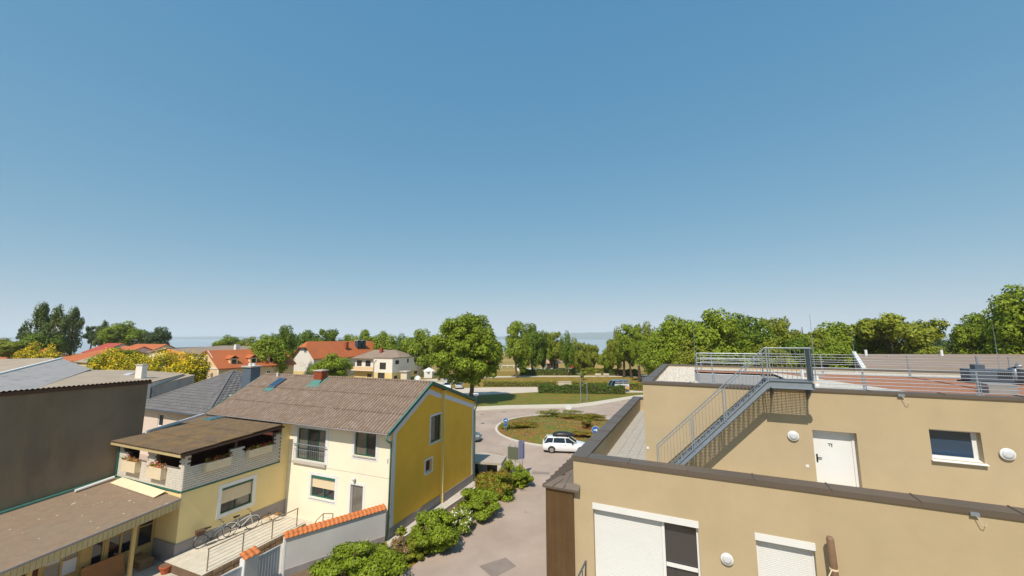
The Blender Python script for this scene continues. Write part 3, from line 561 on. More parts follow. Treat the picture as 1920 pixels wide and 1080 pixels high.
MB().wbox(wf,a+0.125,b-0.065,-0.13,-0.09,0.46,2.575).build('leaf', 'glass_curtain', dr); MB().wbox(wf,b-0.16,b-0.13,-0.088,-0.05,1.35,1.55).build('handle', 'chrome', dr)
m = MB(); m.wbox(wf,a-0.15,a-0.001,-0.01,0.014,0.3,2.81); m.wbox(wf,b+0.001,b+0.15,-0.01,0.014,0.3,2.81); m.wbox(wf,a,b,-0.01,0.014,2.661,2.81); m.build('surround', 'white', dr)
m = MB(); m.tube([wf.p(fu(-2.6),2.90,0.0),wf.p(fu(-2.6),2.95,0.12)],0.03,8); lm = m.build('door_lamp', 'black_plastic', hs)
bpy.ops.mesh.primitive_uv_sphere_add(segments=14, ring_count=8, radius=0.11); s_ = bpy.context.object; s_.name = 'globe'; s_.parent = lm; s_.location = wf.p(fu(-2.6),3.02,0.13); s_.data.materials.append(MATS['lamp_glass'])
window(hs, wg, gh[0], 'green_frame', 'glass_grey', 0.16, mull=(0.62,), fw=0.075, sill='lavender', surround=('lavender',0.13))
window(hs, wg, gh[1], 'lavender', 'interior', 0.16, fw=0.05, surround=('lavender',0.13))
MB().wbox(wf,0.02,8.53,0.0,0.006,3.34,3.355).build('expansion_joint', 'plinth', hs); MB().wbox(wf,8.36,8.40,0.0,0.03,4.2,4.45).build('wall_tie', 'galv', hs)
# corrugated roof: real sheets laid in three courses
def corrugated(par, o, ex, ey, nx, ny, wx, wy, waves, amp, mt, seed, name='roof_sheet', seg=6, lap=0.10):
    """sheets from corner o; ex along the eave, ey up the slope, unit vectors"""
    o, ex, ey = Vector(o), Vector(ex).normalized(), Vector(ey).normalized(); nz = ex.cross(ey).normalized()
    if nz.z < 0: nz = -nz
    n = waves*seg; m = MB(); vs = []
    for side in (0, 1):
        for j in (0, 1):
            for i in range(n+1):
                h = amp*math.cos(2*math.pi*i/seg); vs.append((wx*i/n, (wy+lap)*j, h-0.012*side))
    fs = [(i, i+1, n+1+i+1, n+1+i) for i in range(n)]+[(2*(n+1)+i, 3*(n+1)+i, 3*(n+1)+i+1, 2*(n+1)+i+1) for i in range(n)]+[(i+1, i, 2*(n+1)+i, 2*(n+1)+i+1) for i in range(n)]
    m.add(vs, fs); first = m.build(name, mt, par, smooth=False)
    rnd = random.Random(seed); B = Matrix((ex, ey, nz)).transposed().to_4x4()
    for j in range(ny):
        for i in range(nx):
            s = first if (i, j) == (0, 0) else dupe(first, par)
            tilt = Matrix.Rotation(math.atan2(-0.016, wy), 4, 'X')
            s.matrix_local = Matrix.Translation(o+ex*(wx*i)+ey*(wy*j)+nz*(0.02+0.018*j+rnd.uniform(0,0.004))) @ B @ tilt
rf = MB()
OV, GV = 0.55, 0.30
sy = (RZ-EZ)/(RY+OV)
zf = lambda y: RZ-(RY-y)*sy
zb = lambda y: RZ-(y-RY)*(RZ-6.38)/(DG+0.25-RY)
rf.prism([(XL-0.2,-OV,zf(-OV)-0.10),(XL-0.2,RY,RZ-0.10),(XL-0.2,DG+0.25,6.28),(XL-0.2,DG+0.25,6.33),(XL-0.2,RY,RZ-0.03),(XL-0.2,-OV,zf(-OV)-0.04)], (GV-XL+0.2,0,0))
roof = rf.build('roof', 'wood_brown', hs)
Lr = GV-XL+0.2; slen = math.hypot(RY+OV, RZ-EZ)
corrugated(roof, (XL-0.2,-OV-0.06,zf(-OV-0.06)), (1,0,0), (0,RY+OV,RZ-EZ), 17, 3, Lr/17, (slen+0.06)/3, 4, 0.036, 'asbestos', 4)
blen = math.hypot(DG+0.25-RY, RZ-6.38)
corrugated(roof, (GV,DG+0.28,6.37), (-1,0,0), (0,-(DG+0.25-RY),RZ-6.38), 9, 3, Lr/9, blen/3, 11, 0.026, 'asbestos', 5, seg=4)
MB().tube([(XL-0.2,RY,RZ+0.05),(GV,RY,RZ+0.05)],0.085,8).build('ridge_cap', 'asbestos', roof)
# teal verge boards and gutters
def verge(x, mt, w=0.06):
    m = MB(); m.prism([(x,-OV-0.05,zf(-OV-0.05)-0.12),(x,RY,RZ-0.12),(x,RY,RZ+0.09),(x,-OV-0.05,zf(-OV-0.05)+0.09)], (w,0,0)); m.prism([(x,RY+0.001,RZ-0.12),(x,DG+0.3,6.25),(x,DG+0.3,6.46),(x,RY+0.001,RZ+0.09)], (w,0,0)); m.build('verge_board', mt, roof)
verge(GV+0.002, 'teal'); verge(XL-0.27, 'teal')
MB().prism([(GV-0.03,-OV-0.05,zf(-OV-0.05)+0.092),(GV-0.03,RY,RZ+0.092),(GV-0.03,RY,RZ+0.104),(GV-0.03,-OV-0.05,zf(-OV-0.05)+0.104)], (0.10,0,0)).build('verge_flashing', 'teal_light', roof); MB().prism([(GV-0.03,RY+0.002,RZ+0.092),(GV-0.03,DG+0.3,6.462),(GV-0.03,DG+0.3,6.475),(GV-0.03,RY+0.002,RZ+0.104)], (0.10,0,0)).build('verge_flashing', 'teal', roof)
def gutter(par, a, b, r, mt):
    a, b = Vector(a), Vector(b); d = (b-a).normalized(); x = d.cross(Vector((0,0,1))).normalized(); m = MB(); vs = []
    for p in (a, b):
        for k in range(9): t = math.pi*k/8; vs.append(p+x*(r*math.cos(t))-Vector((0,0,1))*(r*math.sin(t)))
    m.add(vs, [(k, k+1, 10+k, 9+k) for k in range(8)]+[tuple(range(9)), tuple(range(9,18))]); return m.build('gutter', mt, par)
gutter(hs, (XL-0.1,-OV-0.13,zf(-OV)-0.02), (GV,-OV-0.13,zf(-OV)-0.02), 0.075, 'plinth')
MB().tube([(GV-0.08,-OV-0.13,zf(-OV)-0.06),(GV-0.08,-OV-0.13,zf(-OV)-0.35),(GV-0.05,-0.42,zf(-OV)-0.56),(0.06,-0.07,zf(-OV)-0.60),(0.07,-0.06,5.0),(0.07,-0.06,0.0)],0.055,8).build('downpipe', 'teal_light', hs, smooth=True)
gutter(hs, (XL,DG+0.36,6.34), (GV,DG+0.36,6.34), 0.075, 'teal')
MB().tube([(GV-0.05,DG+0.36,6.3),(GV-0.05,DG+0.36,5.95),(0.30,DG-0.04,5.6),(0.30,DG-0.04,5.0),(0.30,DG-0.04,0.02)],0.055,8).build('downpipe', 'teal_light', hs, smooth=True)
# roof fittings
ch = MB(); ch.box(-10.15,-9.35,3.05,3.62,7.9,9.02); c_ = ch.build('chimney', 'brick_red', hs); MB().box(-10.22,-9.28,2.98,3.69,9.02,9.10).build('cap', 'concrete', c_)
m = MB()
for j in range(11):
    z = 8.12+0.083*j
    for i in range(3): m.box(-10.16+0.27*i+(0.06 if j % 2 else 0),-9.94+0.27*i+(0.06 if j % 2 else 0)-0.01,3.035,3.05,z,z+0.07)
    for i in range(2): m.box(-9.35,-9.335,3.06+0.28*i,3.31+0.28*i,z,z+0.07)
m.build('brickwork', 'brick_red', c_)
def onroof(x, y, h=0.0): return Vector((x, y, zf(y)+h))
m = MB(); m.prism([onroof(-10.4,2.5,0.05),onroof(-9.1,2.5,0.05),onroof(-9.1,3.66,0.06),onroof(-10.4,3.66,0.06)], (0,0,0.035)); m.prism([onroof(-10.25,2.75,0.06),onroof(-9.25,2.75,0.06),onroof(-9.3,3.05,0.22),onroof(-10.2,3.05,0.22)], (0,0,0.03)); m.build('flashing', 'teal_light', c_)
m = MB(); m.prism([onroof(-14.05,2.15,0.03),onroof(-13.25,2.15,0.03),onroof(-13.25,3.15,0.03),onroof(-14.05,3.15,0.03)], (0,0,0.16)); sk = m.build('skylight', 'bluegrey', hs); MB().prism([onroof(-13.98,2.22,0.192),onroof(-13.32,2.22,0.192),onroof(-13.32,3.08,0.192),onroof(-13.98,3.08,0.192)], (0,0,0.01)).build('pane', 'glass_blue', sk); MB().prism([onroof(-14.1,1.85,0.04),onroof(-13.2,1.85,0.04),onroof(-13.2,2.14,0.05),onroof(-14.1,2.14,0.05)], (0,0,0.04)).build('flashing', 'teal_light', sk)
MB().tube([onroof(-14.8,3.5,0),onroof(-14.8,3.5,0.32)],[0.08,0.07],8).build('vent_pipe', 'white', hs); 
MB().box(-3.1,-2.55,4.6,5.05,7.9,9.05).build('rear_chimney', 'planter', hs); MB().box(-3.18,-2.47,4.52,5.13,9.05,9.12).build('rear_chimney_cap', 'concrete', hs)
m = MB(); m.tube([(-1.7,4.9,8.1),(-1.7,4.9,8.55)],0.025,6); sd = m.build('satellite_mast', 'galv', hs); MB().tube([(-1.7,4.86,8.5),(-1.7,4.78,8.52),(-1.7,4.74,8.53)],[0.06,0.26,0.30],14).build('dish', 'white', sd, smooth=True)
# ================================================================ loggia wing
LX0, LX1, LY0 = -14.85, -8.45, -6.14
lw = hthing('loggia_wing', 'low house wing with white brick loggia under a mossy corrugated roof', 'house wing', (0,0,0))
wr = Wall((LX1,LY0), (0,1), (1,0)); wfr = Wall((LX0,LY0), (1,0), (0,-1))
m = MB(); wr.faces(m, 6.14, 0.0, 3.48, [(2.05,3.84,1.62,3.02)], 0.16); wr.faces(m, 6.14, 3.48, 6.0, [], u0=5.5)
m.poly([(LX0,LY0,0),(LX1,LY0,0),(LX1,LY0,3.48),(LX0,LY0,3.48)]); m.poly([(LX0,-0.05,0),(LX0,LY0,0),(LX0,LY0,3.48),(LX0,-0.05,3.48)]); m.build('wall', 'yellow', lw)
MB().box(LX1+0.001,LX1+0.03,LY0-0.03,-0.03,0.0,1.0).build('plinth', 'plinth', lw); MB().box(LX1-1.9,LX1+0.03,LY0-0.06,LY0-0.031,0.0,1.0).build('plinth', 'plinth', lw)
window(lw, wr, (2.05,3.84,1.62,3.02), 'green_frame', ['glass_grey','glass_curtain'], 0.16, mull=(0.5,), fw=0.07, surround=('white',0.20), shut=('planter',0.58,'green_frame',0.14))
# brick parapets: backing with openings stepped out, bricks laid one by one
BZ0, BZ1, CH, BL = 3.56, 5.44, 0.117, 0.285
rh = [(0.30,2.30,4.72,5.5),(3.05,5.0,4.78,5.9),(2.30,3.05,5.12,5.5)]      # openings on the right side
fh = [(0.55,1.15,4.98,5.4),(1.05,3.05,4.62,5.4),(3.85,6.05,4.62,5.4)]      # on the front
m = MB()
def backing(w, L, hl, d0, d1, top):
    us = sorted({0, L, *[h[0] for h in hl], *[h[1] for h in hl]}); zs = sorted({BZ0, *[h[2] for h in hl], top})
    for i in range(len(us)-1):
        for j in range(len(zs)-1):
            cu, cz = (us[i]+us[i+1])/2, (zs[j]+zs[j+1])/2
            if any(h[0] < cu < h[1] and cz > h[2] for h in hl): continue
            m.wbox(w, us[i], us[i+1], d0, d1, zs[j], zs[j+1])
backing(wr, 5.5, rh, -0.16, -0.012, 5.42); backing(wfr, LX1-LX0, fh, -0.16, -0.012, 5.30)
pw = m.build('parapet', 'mortar', lw)
MB().wbox(wr, -0.03, 5.5, -0.16, 0.05, 3.48, 3.555).build('ledge', 'teal', lw); MB().wbox(wfr, 0.0, LX1-LX0-0.162, -0.16, 0.05, 3.48, 3.555).build('ledge', 'teal', lw)
bm = MB().box(0.006,BL-0.006,-0.022,0.012,0.011,CH-0.011); brick0 = bm.build('brick', 'brick_white', pw); hbm = MB().box(0.006,BL/2-0.006,-0.022,0.012,0.006,CH-0.006); half0 = hbm.build('brick', 'brick_white', pw)
rnd = random.Random(9); fr_m = MB(); cnt = 0
def lay(w, L, hl, top, joined):
    global cnt
    for c in range(int((top-BZ0)/CH)):
        z = BZ0+c*CH; u = -BL/2 if c % 2 else 0.0
        while u < L-0.05:
            a, b = max(u, 0), min(u+BL, L); cu, cz = (a+b)/2, z+CH/2
            if b-a > 0.1 and not any(h[0]-0.02 < cu < h[1]+0.02 and cz > h[2] for h in hl):
                if joined: fr_m.wbox(w, a+0.006, b-0.006, -0.011, 0.012+rnd.uniform(-0.003,0.003), z+0.006, z+CH-0.006)
                else:
                    src = brick0 if b-a > BL*0.75 else half0; q = src if not src.get('used') else dupe(src, pw); src['used'] = 1; cnt += 1
                    q.matrix_local = Matrix.Translation(Vector(w.p(a, z, rnd.uniform(-0.003,0.003)))) @ Matrix.Rotation(math.atan2(w.u.y, w.u.x), 4, 'Z')
            u += BL
lay(wr, 5.5, rh, 5.42, False); lay(wfr, LX1-LX0, fh, 5.30, True); stuff(fr_m.build('brick_courses', 'brick_white', pw))
for o in (brick0, half0):
    if 'used' in o: del o['used']
for o in pw.children:
    if 'used' in o: del o['used']
# loggia interior: floor, back wall, posts
m = MB(); m.box(LX0+0.17,LX1-0.17,LY0+0.17,-0.1,3.48,3.54); m.build('loggia_floor', 'interior', lw)
m = MB(); m.poly([(-11.2,LY0+0.2,3.54),(-11.2,-0.1,3.54),(-11.2,-0.1,5.7),(-11.2,LY0+0.2,5.45)]); m.poly([(LX0+0.02,-0.06,3.5),(LX1,-0.06,3.5),(LX1,-0.06,5.75),(LX0+0.02,-0.06,5.75)]); m.poly([(-14.7,-3.2,3.54),(-11.2,-3.2,3.54),(-11.2,-3.2,5.6),(-14.7,-3.2,5.6)]); m.build('inner_wall', 'interior', lw)
for x, y, z0 in ((LX1-0.1,LY0+2.65,5.12),(LX1-0.1,LY0+0.12,5.3),(LX1-0.12,-0.75,4.4)): MB().box(x-0.06,x+0.06,y-0.06,y+0.06,z0,5.46+0.05*(y+6.14)).build('post', 'wood_brown', lw)
for u in (0.3,3.4,6.25): MB().wbox(wfr,u-0.12,u+0.12,-0.15,-0.02,5.30,5.48).build('post', 'brick_white', lw)
# mossy corrugated roof, slope falling to the front
E0, E1, RB = (LX0-0.1, LY0-0.42, 5.56), (LX1+0.38, LY0-0.42, 5.56), 6.0
slp = Vector((0, 5.75, 0.30)); 
m = MB(); m.prism([(LX0-0.05,LY0-0.36,5.47),(LX1+0.33,LY0-0.36,5.47),(LX1+0.33,-0.75,5.765),(LX0-0.05,-0.75,5.765)], (0,0,0.045)); lr = m.build('roof', 'wood_brown', lw)
corrugated(lr, E0, (1,0,0), slp, 7, 3, (E1[0]-E0[0])/7, 5.62/3, 4, 0.05, 'asbestos_moss', 8)
MB().box(LX0-0.05,LX1+0.36,LY0-0.40,LY0-0.36,5.38,5.50).build('fascia', 'fascia', lr); MB().prism([(LX1+0.34,LY0-0.4,5.42),(LX1+0.34,-0.75,5.72),(LX1+0.34,-0.75,5.84),(LX1+0.34,LY0-0.4,5.54)], (0.03,0,0)).build('fascia', 'wood_brown', lr)
# low mono-pitch carried on behind, with the white edge board and rooflight
m = MB(); m.prism([(LX0-0.1,-4.9,5.63),(LX0-0.1,-0.75,5.86),(LX0-1.9,-0.75,5.84)], (0,0,0.04)); m.build('roof_return', 'asbestos_moss', lr)
MB().beam((LX0-0.02,-4.95,5.74),(-16.6,-0.75,5.95),0.09,0.16).build('edge_board', 'white', lr)
m = MB(); m.prism([(-15.0,-1.75,5.88),(-14.1,-1.75,5.88),(-14.1,-0.8,5.93),(-15.0,-0.8,5.93)], (0,0,0.06)); rl_ = m.build('rooflight', 'teal_light', lr); MB().prism([(-14.9,-1.65,5.947),(-14.2,-1.65,5.947),(-14.2,-0.86,5.99),(-14.9,-0.86,5.99)], (0,0,0.01)).build('pane', 'glass_blue', rl_)
MB().tube([(LX0+0.10,LY0-0.05,5.3),(LX0+0.10,LY0-0.05,3.62)],0.04,8).build('downpipe', 'teal', lw)
# ================================================================ flower boxes (hang on the parapet)
def flower_box(label, w, u0, u1, z0, z1, petal, seed, W=HW):
    t = hthing('flower_box', label, 'flower box', w.p((u0+u1)/2, z0, 0.02), math.atan2(w.u.y, w.u.x), 'flower boxes on the brick loggia'); L = (u1-u0)/2; h = z1-z0
    m = MB(); m.box(-L,L,-0.26,-0.235,0,h); m.box(-L,L,-0.02,0.0,0,h); m.box(-L,-L+0.025,-0.235,-0.02,0,h); m.box(L-0.025,L,-0.235,-0.02,0,h); m.box(-L+0.025,L-0.025,-0.235,-0.02,0,h-0.06); m.build('box', 'planter', t)
    rs = np.random.RandomState(seed); lm_, pm = MB(), MB()
    for k in range(int(130*(u1-u0))):
        c = rs.normal(size=3)*[L*0.5,0.08,0.07]+[rs.choice([-0.4,0.1,0.45])*L,-0.13,h+0.08]; c[0] = max(-L,min(L,c[0])); a = rs.uniform(-1,1,3); b = rs.uniform(-1,1,3); s = 0.05
        (pm if rs.rand() < 0.45 else lm_).add([c-s*a,c-s*b,c+s*a,c+s*b],[(0,1,2,3)])
    stuff(lm_.build('foliage', 'leaf_mid', t)); stuff(pm.build('blossom', petal, t))
    return t
flower_box('square cream flower box with pink flowers nearest the dark wall', wfr, 1.05, 2.45, 4.05, 4.62, 'petal_pink', 1)
flower_box('square cream flower box with pink and green plants at the loggia corner', wfr, 3.6, 4.95, 4.02, 4.60, 'petal_pink', 2)
flower_box('long cream flower box with red flowers on the loggia side, farther from the house', wr, 0.95, 2.25, 4.28, 4.74, 'petal_red', 3)
flower_box('long cream flower box with red flowers on the loggia side, next to the house', wr, 3.25, 4.72, 4.36, 4.82, 'petal_red', 4)
# ================================================================ dark rendered hall on the left
dh = hthing('rendered_hall', 'tall windowless hall wall in stained dark render', 'hall', (0,0,0))
m = MB(); X = -14.92
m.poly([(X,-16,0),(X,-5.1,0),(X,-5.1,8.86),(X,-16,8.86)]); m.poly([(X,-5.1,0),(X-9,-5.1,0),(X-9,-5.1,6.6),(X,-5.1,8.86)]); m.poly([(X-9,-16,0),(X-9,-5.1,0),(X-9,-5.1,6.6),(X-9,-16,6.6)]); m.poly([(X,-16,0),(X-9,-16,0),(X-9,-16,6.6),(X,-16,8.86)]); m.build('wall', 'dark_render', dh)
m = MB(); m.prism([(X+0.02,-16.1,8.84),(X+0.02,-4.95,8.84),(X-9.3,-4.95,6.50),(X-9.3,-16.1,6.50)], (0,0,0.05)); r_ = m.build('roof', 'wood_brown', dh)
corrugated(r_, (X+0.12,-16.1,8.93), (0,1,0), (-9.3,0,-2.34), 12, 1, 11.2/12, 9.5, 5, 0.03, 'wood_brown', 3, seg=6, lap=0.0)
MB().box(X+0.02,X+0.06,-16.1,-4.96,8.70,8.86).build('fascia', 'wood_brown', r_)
# ================================================================ porch
po = hthing('porch', 'low porch with gritty felt roof, boarded yellow fascia and timber posts', 'porch', (0,0,0))
def pz(x, y): return 3.50+(y+6.2)*0.095-(x+14.9)*0.033
m = MB(); q = [(-14.88,-16),(-8.28,-16),(-8.28,-6.2),(-14.88,-6.2)]; m.prism([(x,y,pz(x,y)-0.10) for x, y in q], (0,0,0.10)); pr = m.build('roof', 'bitumen', po)
nb = 60
b0 = None
for k in range(nb):
    y0 = -16+9.78*k/nb; y1 = -16+9.78*(k+1)/nb
    MB().prism([(-8.30,y0+0.006,pz(-8.3,y0)-0.46),(-8.30,y1-0.006,pz(-8.3,y1)-0.46),(-8.30,y1-0.006,pz(-8.3,y1)-0.11),(-8.30,y0+0.006,pz(-8.3,y0)-0.11)], (0.025,0,0)).build('fascia_board', 'fascia', po)
MB().prism([(-8.36,-16,pz(-8.3,-16)-0.46),(-8.36,-6.22,pz(-8.3,-6.22)-0.46),(-8.36,-6.22,pz(-8.3,-6.22)-0.11),(-8.36,-16,pz(-8.3,-16)-0.11)], (0.05,0,0)).build('beam', 'wood_yellow', po)
m = MB(); m.prism([(-8.27,-16,pz(-8.3,-16)-0.07),(-8.27,-6.22,pz(-8.3,-6.22)-0.07),(-8.27,-6.22,pz(-8.3,-6.22)+0.015),(-8.27,-16,pz(-8.3,-16)+0.015)], (0.03,0,0)); m.build('roof_edge', 'plinth', po)
MB().prism([(-14.87,-16,pz(-14.9,-16)+0.02),(-14.70,-16,pz(-14.9,-16)+0.02),(-14.70,-6.2,pz(-14.9,-6.2)+0.02),(-14.87,-6.2,pz(-14.9,-6.2)+0.02)], (0,0,0.06)).build('wall_gutter', 'teal', po); MB().prism([(-14.70,-16,pz(-14.7,-16)+0.02),(-14.62,-16,pz(-14.7,-16)+0.02),(-14.62,-6.2,pz(-14.7,-6.2)+0.02),(-14.70,-6.2,pz(-14.7,-6.2)+0.02)], (0,0,0.09)).build('wall_gutter', 'teal_light', po)
for a, b in ((-13.9,-12.2),(-12.18,-9.6)): MB().prism([(a,-6.75,pz(a,-6.75)+0.03),(b,-6.75,pz(b,-6.75)+0.03),(b,-6.25,pz(b,-6.25)+0.12),(a,-6.25,pz(a,-6.25)+0.12)], (0,0,0.03)).build('flashing_board', 'planter', po)
MB().tube([(-14.3,-8.0,pz(-14.3,-8)+0.1),(-14.4,-6.4,pz(-14.4,-6.4)+0.13)],0.075,10).build('drain_pipe', 'white', po)
for y in (-7.93,-11.2): MB().box(-8.56,-8.42,y-0.07,y+0.07,0.0,pz(-8.4,y)-0.46).build('post', 'wood_yellow', po)
wp = Wall((-10.35,-14.5),(0,1),(1,0))
ph = [(1.2,3.1,0.6,2.3),(3.3,4.2,0.02,2.3),(4.32,5.5,0.75,2.15),(5.85,6.35,0.75,2.15),(6.45,7.5,0.75,2.15),(7.6,8.3,0.75,2.15)]
m = MB(); wp.faces(m, 8.36, 0.0, 2.36, ph, 0.1); m.build('back_wall', 'wood_yellow', po)
for h in ph:
    if h[2] < 0.1:
        MB().wbox(wp,h[0],h[1],-0.09,-0.05,h[2],h[3]).build('doorway', 'interior', po); continue
    window(po, wp, h, 'wood_orange' if h[0] < 2 else 'wood_yellow', ['glass_curtain','lamp_glass'] if h[0] < 5 else 'glass', 0.1, mull=(0.5,) if h[1]-h[0] > 0.9 else (), cross=(0.5,) if h[0] < 5 else (0.72,), fw=0.07)
MB().prism([(-14.85,-14.5,pz(-14.85,-14.5)-0.16),(-8.38,-14.5,pz(-8.38,-14.5)-0.16),(-8.38,-6.22,pz(-8.38,-6.22)-0.16),(-14.85,-6.22,pz(-14.85,-6.22)-0.16)],(0,0,0.03)).build('ceiling', 'wood_yellow', po)
# ================================================================ courtyard
def hp(x, y, z=0.0): return HW @ Vector((x, y, z))
structure(MB().poly([hp(*q,0.018) for q in ((-14.9,-16),(-2.5,-16),(-2.5,-4.7),(0,-0.1),(0,0),(-14.9,0))]).build('courtyard', 'concrete'))
structure(MB().poly([hp(*q,0.02) for q in ((-0.0,-0.05),(0.75,-0.9),(1.35,11.5),(0.12,11.5))]).build('footpath', 'concrete'))
structure(MB().poly([hp(*q,0.021) for q in ((-2.3,-9),(-2.3,-4.9),(0.1,-0.4),(0.75,-0.95),(1.30,9.5),(1.5,13.0),(3.4,12.5),(3.1,7),(2.6,0),(1.6,-5),(0.2,-9))]).build('planting_bed', 'earth'))
MB_k = MB(); MB_k.prism([hp(0.75,-0.9,0),hp(1.30,10.2,0),hp(1.42,10.2,0),hp(0.87,-0.9,0)], (0,0,0.22)); structure(MB_k.build('kerb', 'kerb'))
# timber deck with stone face
dk = hthing('timber_deck', 'pale plank deck along the yellow wing wall with rough stone face', 'deck', (0,0,0))
MB().box(-8.40,-5.34,-6.6,-1.0,0.0,0.42).build('base', 'earth', dk)
pl0 = None
for k in range(19):
    x = -8.40+0.163*k
    if pl0 is None: pl0 = MB().box(0,0.155,-6.62,-0.98,0,0.03).build('plank', 'deck', dk, loc=(x,0,0.421))
    else: dupe(pl0, dk, (x,0,0.421+random.Random(k).uniform(0,0.004)))
rs = random.Random(5)
for row in range(2):
    y = -6.6
    while y < -1.1:
        w = rs.uniform(0.25,0.55); h = 0.2; z = 0.01+0.205*row; y1 = min(y+w,-1.0)
        MB().prism([(-5.34,y+0.015,z+0.01),(-5.34,y1-0.015,z+0.01+rs.uniform(0,0.02)),(-5.34,y1-0.02,z+h-0.01-rs.uniform(0,0.03)),(-5.34,y+0.02,z+h-0.01)], (0.05+rs.uniform(0,0.04),0,0)).build('stone', 'stone', dk); y = y1
rg = hthing('deck_railing', 'brown metal railing with thin wires along the plank deck', 'railing', (0,0,0))
for y in (-6.36,-4.7,-3.1,-1.55): MB().box(-5.44,-5.40,y-0.02,y+0.02,0.452,1.45).build('post', 'rail_brown', rg)
MB().box(-5.45,-5.39,-6.4,-1.5,1.45,1.49).build('top_rail', 'rail_brown', rg)
for z in (0.62,0.80,0.98,1.16,1.30): MB().tube([(-5.42,-6.38,z),(-5.42,-1.53,z)],0.008,5).build('wire', 'galv', rg)
# door landing with steps and rail
ld = hthing('door_landing', 'concrete landing with steps at the cream house door', 'steps', (0,0,0)); MB().box(-3.7,-0.4,-1.25,-0.005,0.0,0.44).build('slab', 'concrete', ld)
for k in range(2): MB().box(-3.7-0.32*(k+1),-3.7-0.32*k-0.002,-1.25,-0.005,0.0,0.30-0.15*k).build('step', 'concrete', ld)
lr2 = hthing('landing_railing', 'small sloping metal railing at the door steps', 'railing', (0,0,0))
for x, z0, z1 in ((-3.0,0.44,1.42),(-3.75,0.44,1.30),(-4.3,0.0,0.80)): MB().box(x-0.02,x+0.02,-1.21,-1.17,z0,z1).build('post', 'rail_brown', lr2)
m = MB(); m.beam((-3.0,-1.19,1.42),(-3.75,-1.19,1.30),0.04,0.04); m.beam((-3.75,-1.19,1.30),(-4.3,-1.19,0.80),0.04,0.04); m.build('top_rail', 'rail_brown', lr2)
for d in (0.2,0.4,0.6): MB().tube([(-3.0,-1.19,1.42-d),(-3.75,-1.19,1.30-d)],0.008,5).build('wire', 'galv', lr2)
# garden wall with tile coping
WA, WB_ = Vector((-0.10,-0.16,0)), Vector((-2.42,-4.66,0)); wd = (WB_-WA).normalized(); wn_ = Vector((-wd.y, wd.x, 0)); wn_ = wn_ if wn_.x > 0 else -wn_; WL = (WB_-WA).length
gw = hthing('garden_wall', 'grey rendered garden wall with sloping orange tile coping', 'wall', (0,0,0))
def gpnt(u, d, z): q = WA+wd*u+wn_*d; return Vector((q.x, q.y, z))
MB().prism([gpnt(0,-0.13,0),gpnt(WL,-0.13,0),gpnt(WL,0.13,0),gpnt(0,0.13,0)], (0,0,1.78)).build('wall', 'grey_wall', gw); MB().prism([gpnt(0.02,0.13,0),gpnt(WL-0.02,0.13,0),gpnt(WL-0.02,0.16,0),gpnt(0.02,0.16,0)], (0,0,0.34)).build('plinth', 'plinth', gw)
MB().prism([gpnt(WL,-0.14,0),gpnt(WL+0.07,-0.14,0),gpnt(WL+0.07,0.14,0),gpnt(WL,0.14,0)], (0,0,1.77)).build('end_face', 'white', gw)
def tile_mesh(w, L):
    m = MB(); vs = []; n = 8
    for s in (0, 1):
        for j in (0, 1):
            for i in range(n+1):
                t = i/n; h = 0.035*math.sin(math.pi*min(1,t*1.35)) if t < 0.74 else -0.006; vs.append((w*t, L*j, h-0.014*s))
    fs = [(i,i+1,n+2+i,n+1+i) for i in range(n)]+[(2*(n+1)+i,3*(n+1)+i,3*(n+1)+i+1,2*(n+1)+i+1) for i in range(n)]+[(i+1,i,2*(n+1)+i,2*(n+1)+i+1) for i in range(n)]
    m.add(vs, fs); return m
def tiled(par, pA, d, nrm, L, z, nt, halfw=0.34, rows=2):
    """two rows of pantiles falling to the street side (nrm)"""
    w = L/nt; t0 = None; sl_ = 0.42; ln = halfw/rows*1.25
    for r in range(rows):
        for k in range(nt):
            if t0 is None: t0 = tile_mesh(w*0.985, ln).build('coping_tile', 'tile_orange', par); s = t0
            else: s = dupe(t0, par)
            up = (-nrm*1.0+Vector((0,0,sl_))).normalized(); nz = d.cross(up).normalized()
            if nz.z < 0: nz = -nz
            B = Matrix((d, up, nz)).transposed().to_4x4()
            off = halfw*0.62-r*halfw*0.62*0.95
            p = pA+d*(w*k)+nrm*off+Vector((0,0,z+(halfw*0.62-off)*sl_+0.012*r))
            s.matrix_local = Matrix.Translation(p) @ B
tiled(gw, WA, wd, wn_, WL+0.08, 1.785, 24)
# pillar and grey gates
pr_ = hthing('gate_pillar', 'short white gate pillar capped with orange tiles', 'pillar', (0,0,0)); PX, PY = -2.5, -6.35
MB().box(PX-0.17,PX+0.17,PY-0.32,PY+0.32,0,1.72).build('shaft', 'grey_wall', pr_); MB().box(PX-0.16,PX+0.16,PY-0.345,PY-0.321,0,1.72).build('end_face', 'white', pr_)
tiled(pr_, Vector((PX,PY+0.36,0)), Vector((0,-1,0)), Vector((1,0,0)), 0.74, 1.76, 3, 0.36)
def gate(label, y0, y1, x0, x1, zt):
    t = hthing('metal_gate', label, 'gate', (0,0,0), group='grey metal gates'); L = y1-y0; n = max(4, int(abs(L)/0.13)); d = Vector((x1-x0, y1-y0, 0)); 
    for k in range(n):
        a = Vector((x0,y0,0))+d*(k/n); b = Vector((x0,y0,0))+d*((k+0.86)/n); MB().prism([(a.x,a.y,0.06),(b.x,b.y,0.06),(b.x+0.02,b.y,0.06),(a.x+0.02,a.y,0.06)], (0,0,zt-0.1)).build('slat', 'gate_grey', t)
    for z in (0.25,zt-0.15): MB().beam((x0-0.03,y0,z),(x1-0.03,y1,z),0.03,0.06).build('crossbar', 'gate_grey', t)
    MB().beam((x0,y0,zt-0.02),(x1,y1,zt-0.02),0.05,0.05).build('top_rail', 'gate_grey', t)
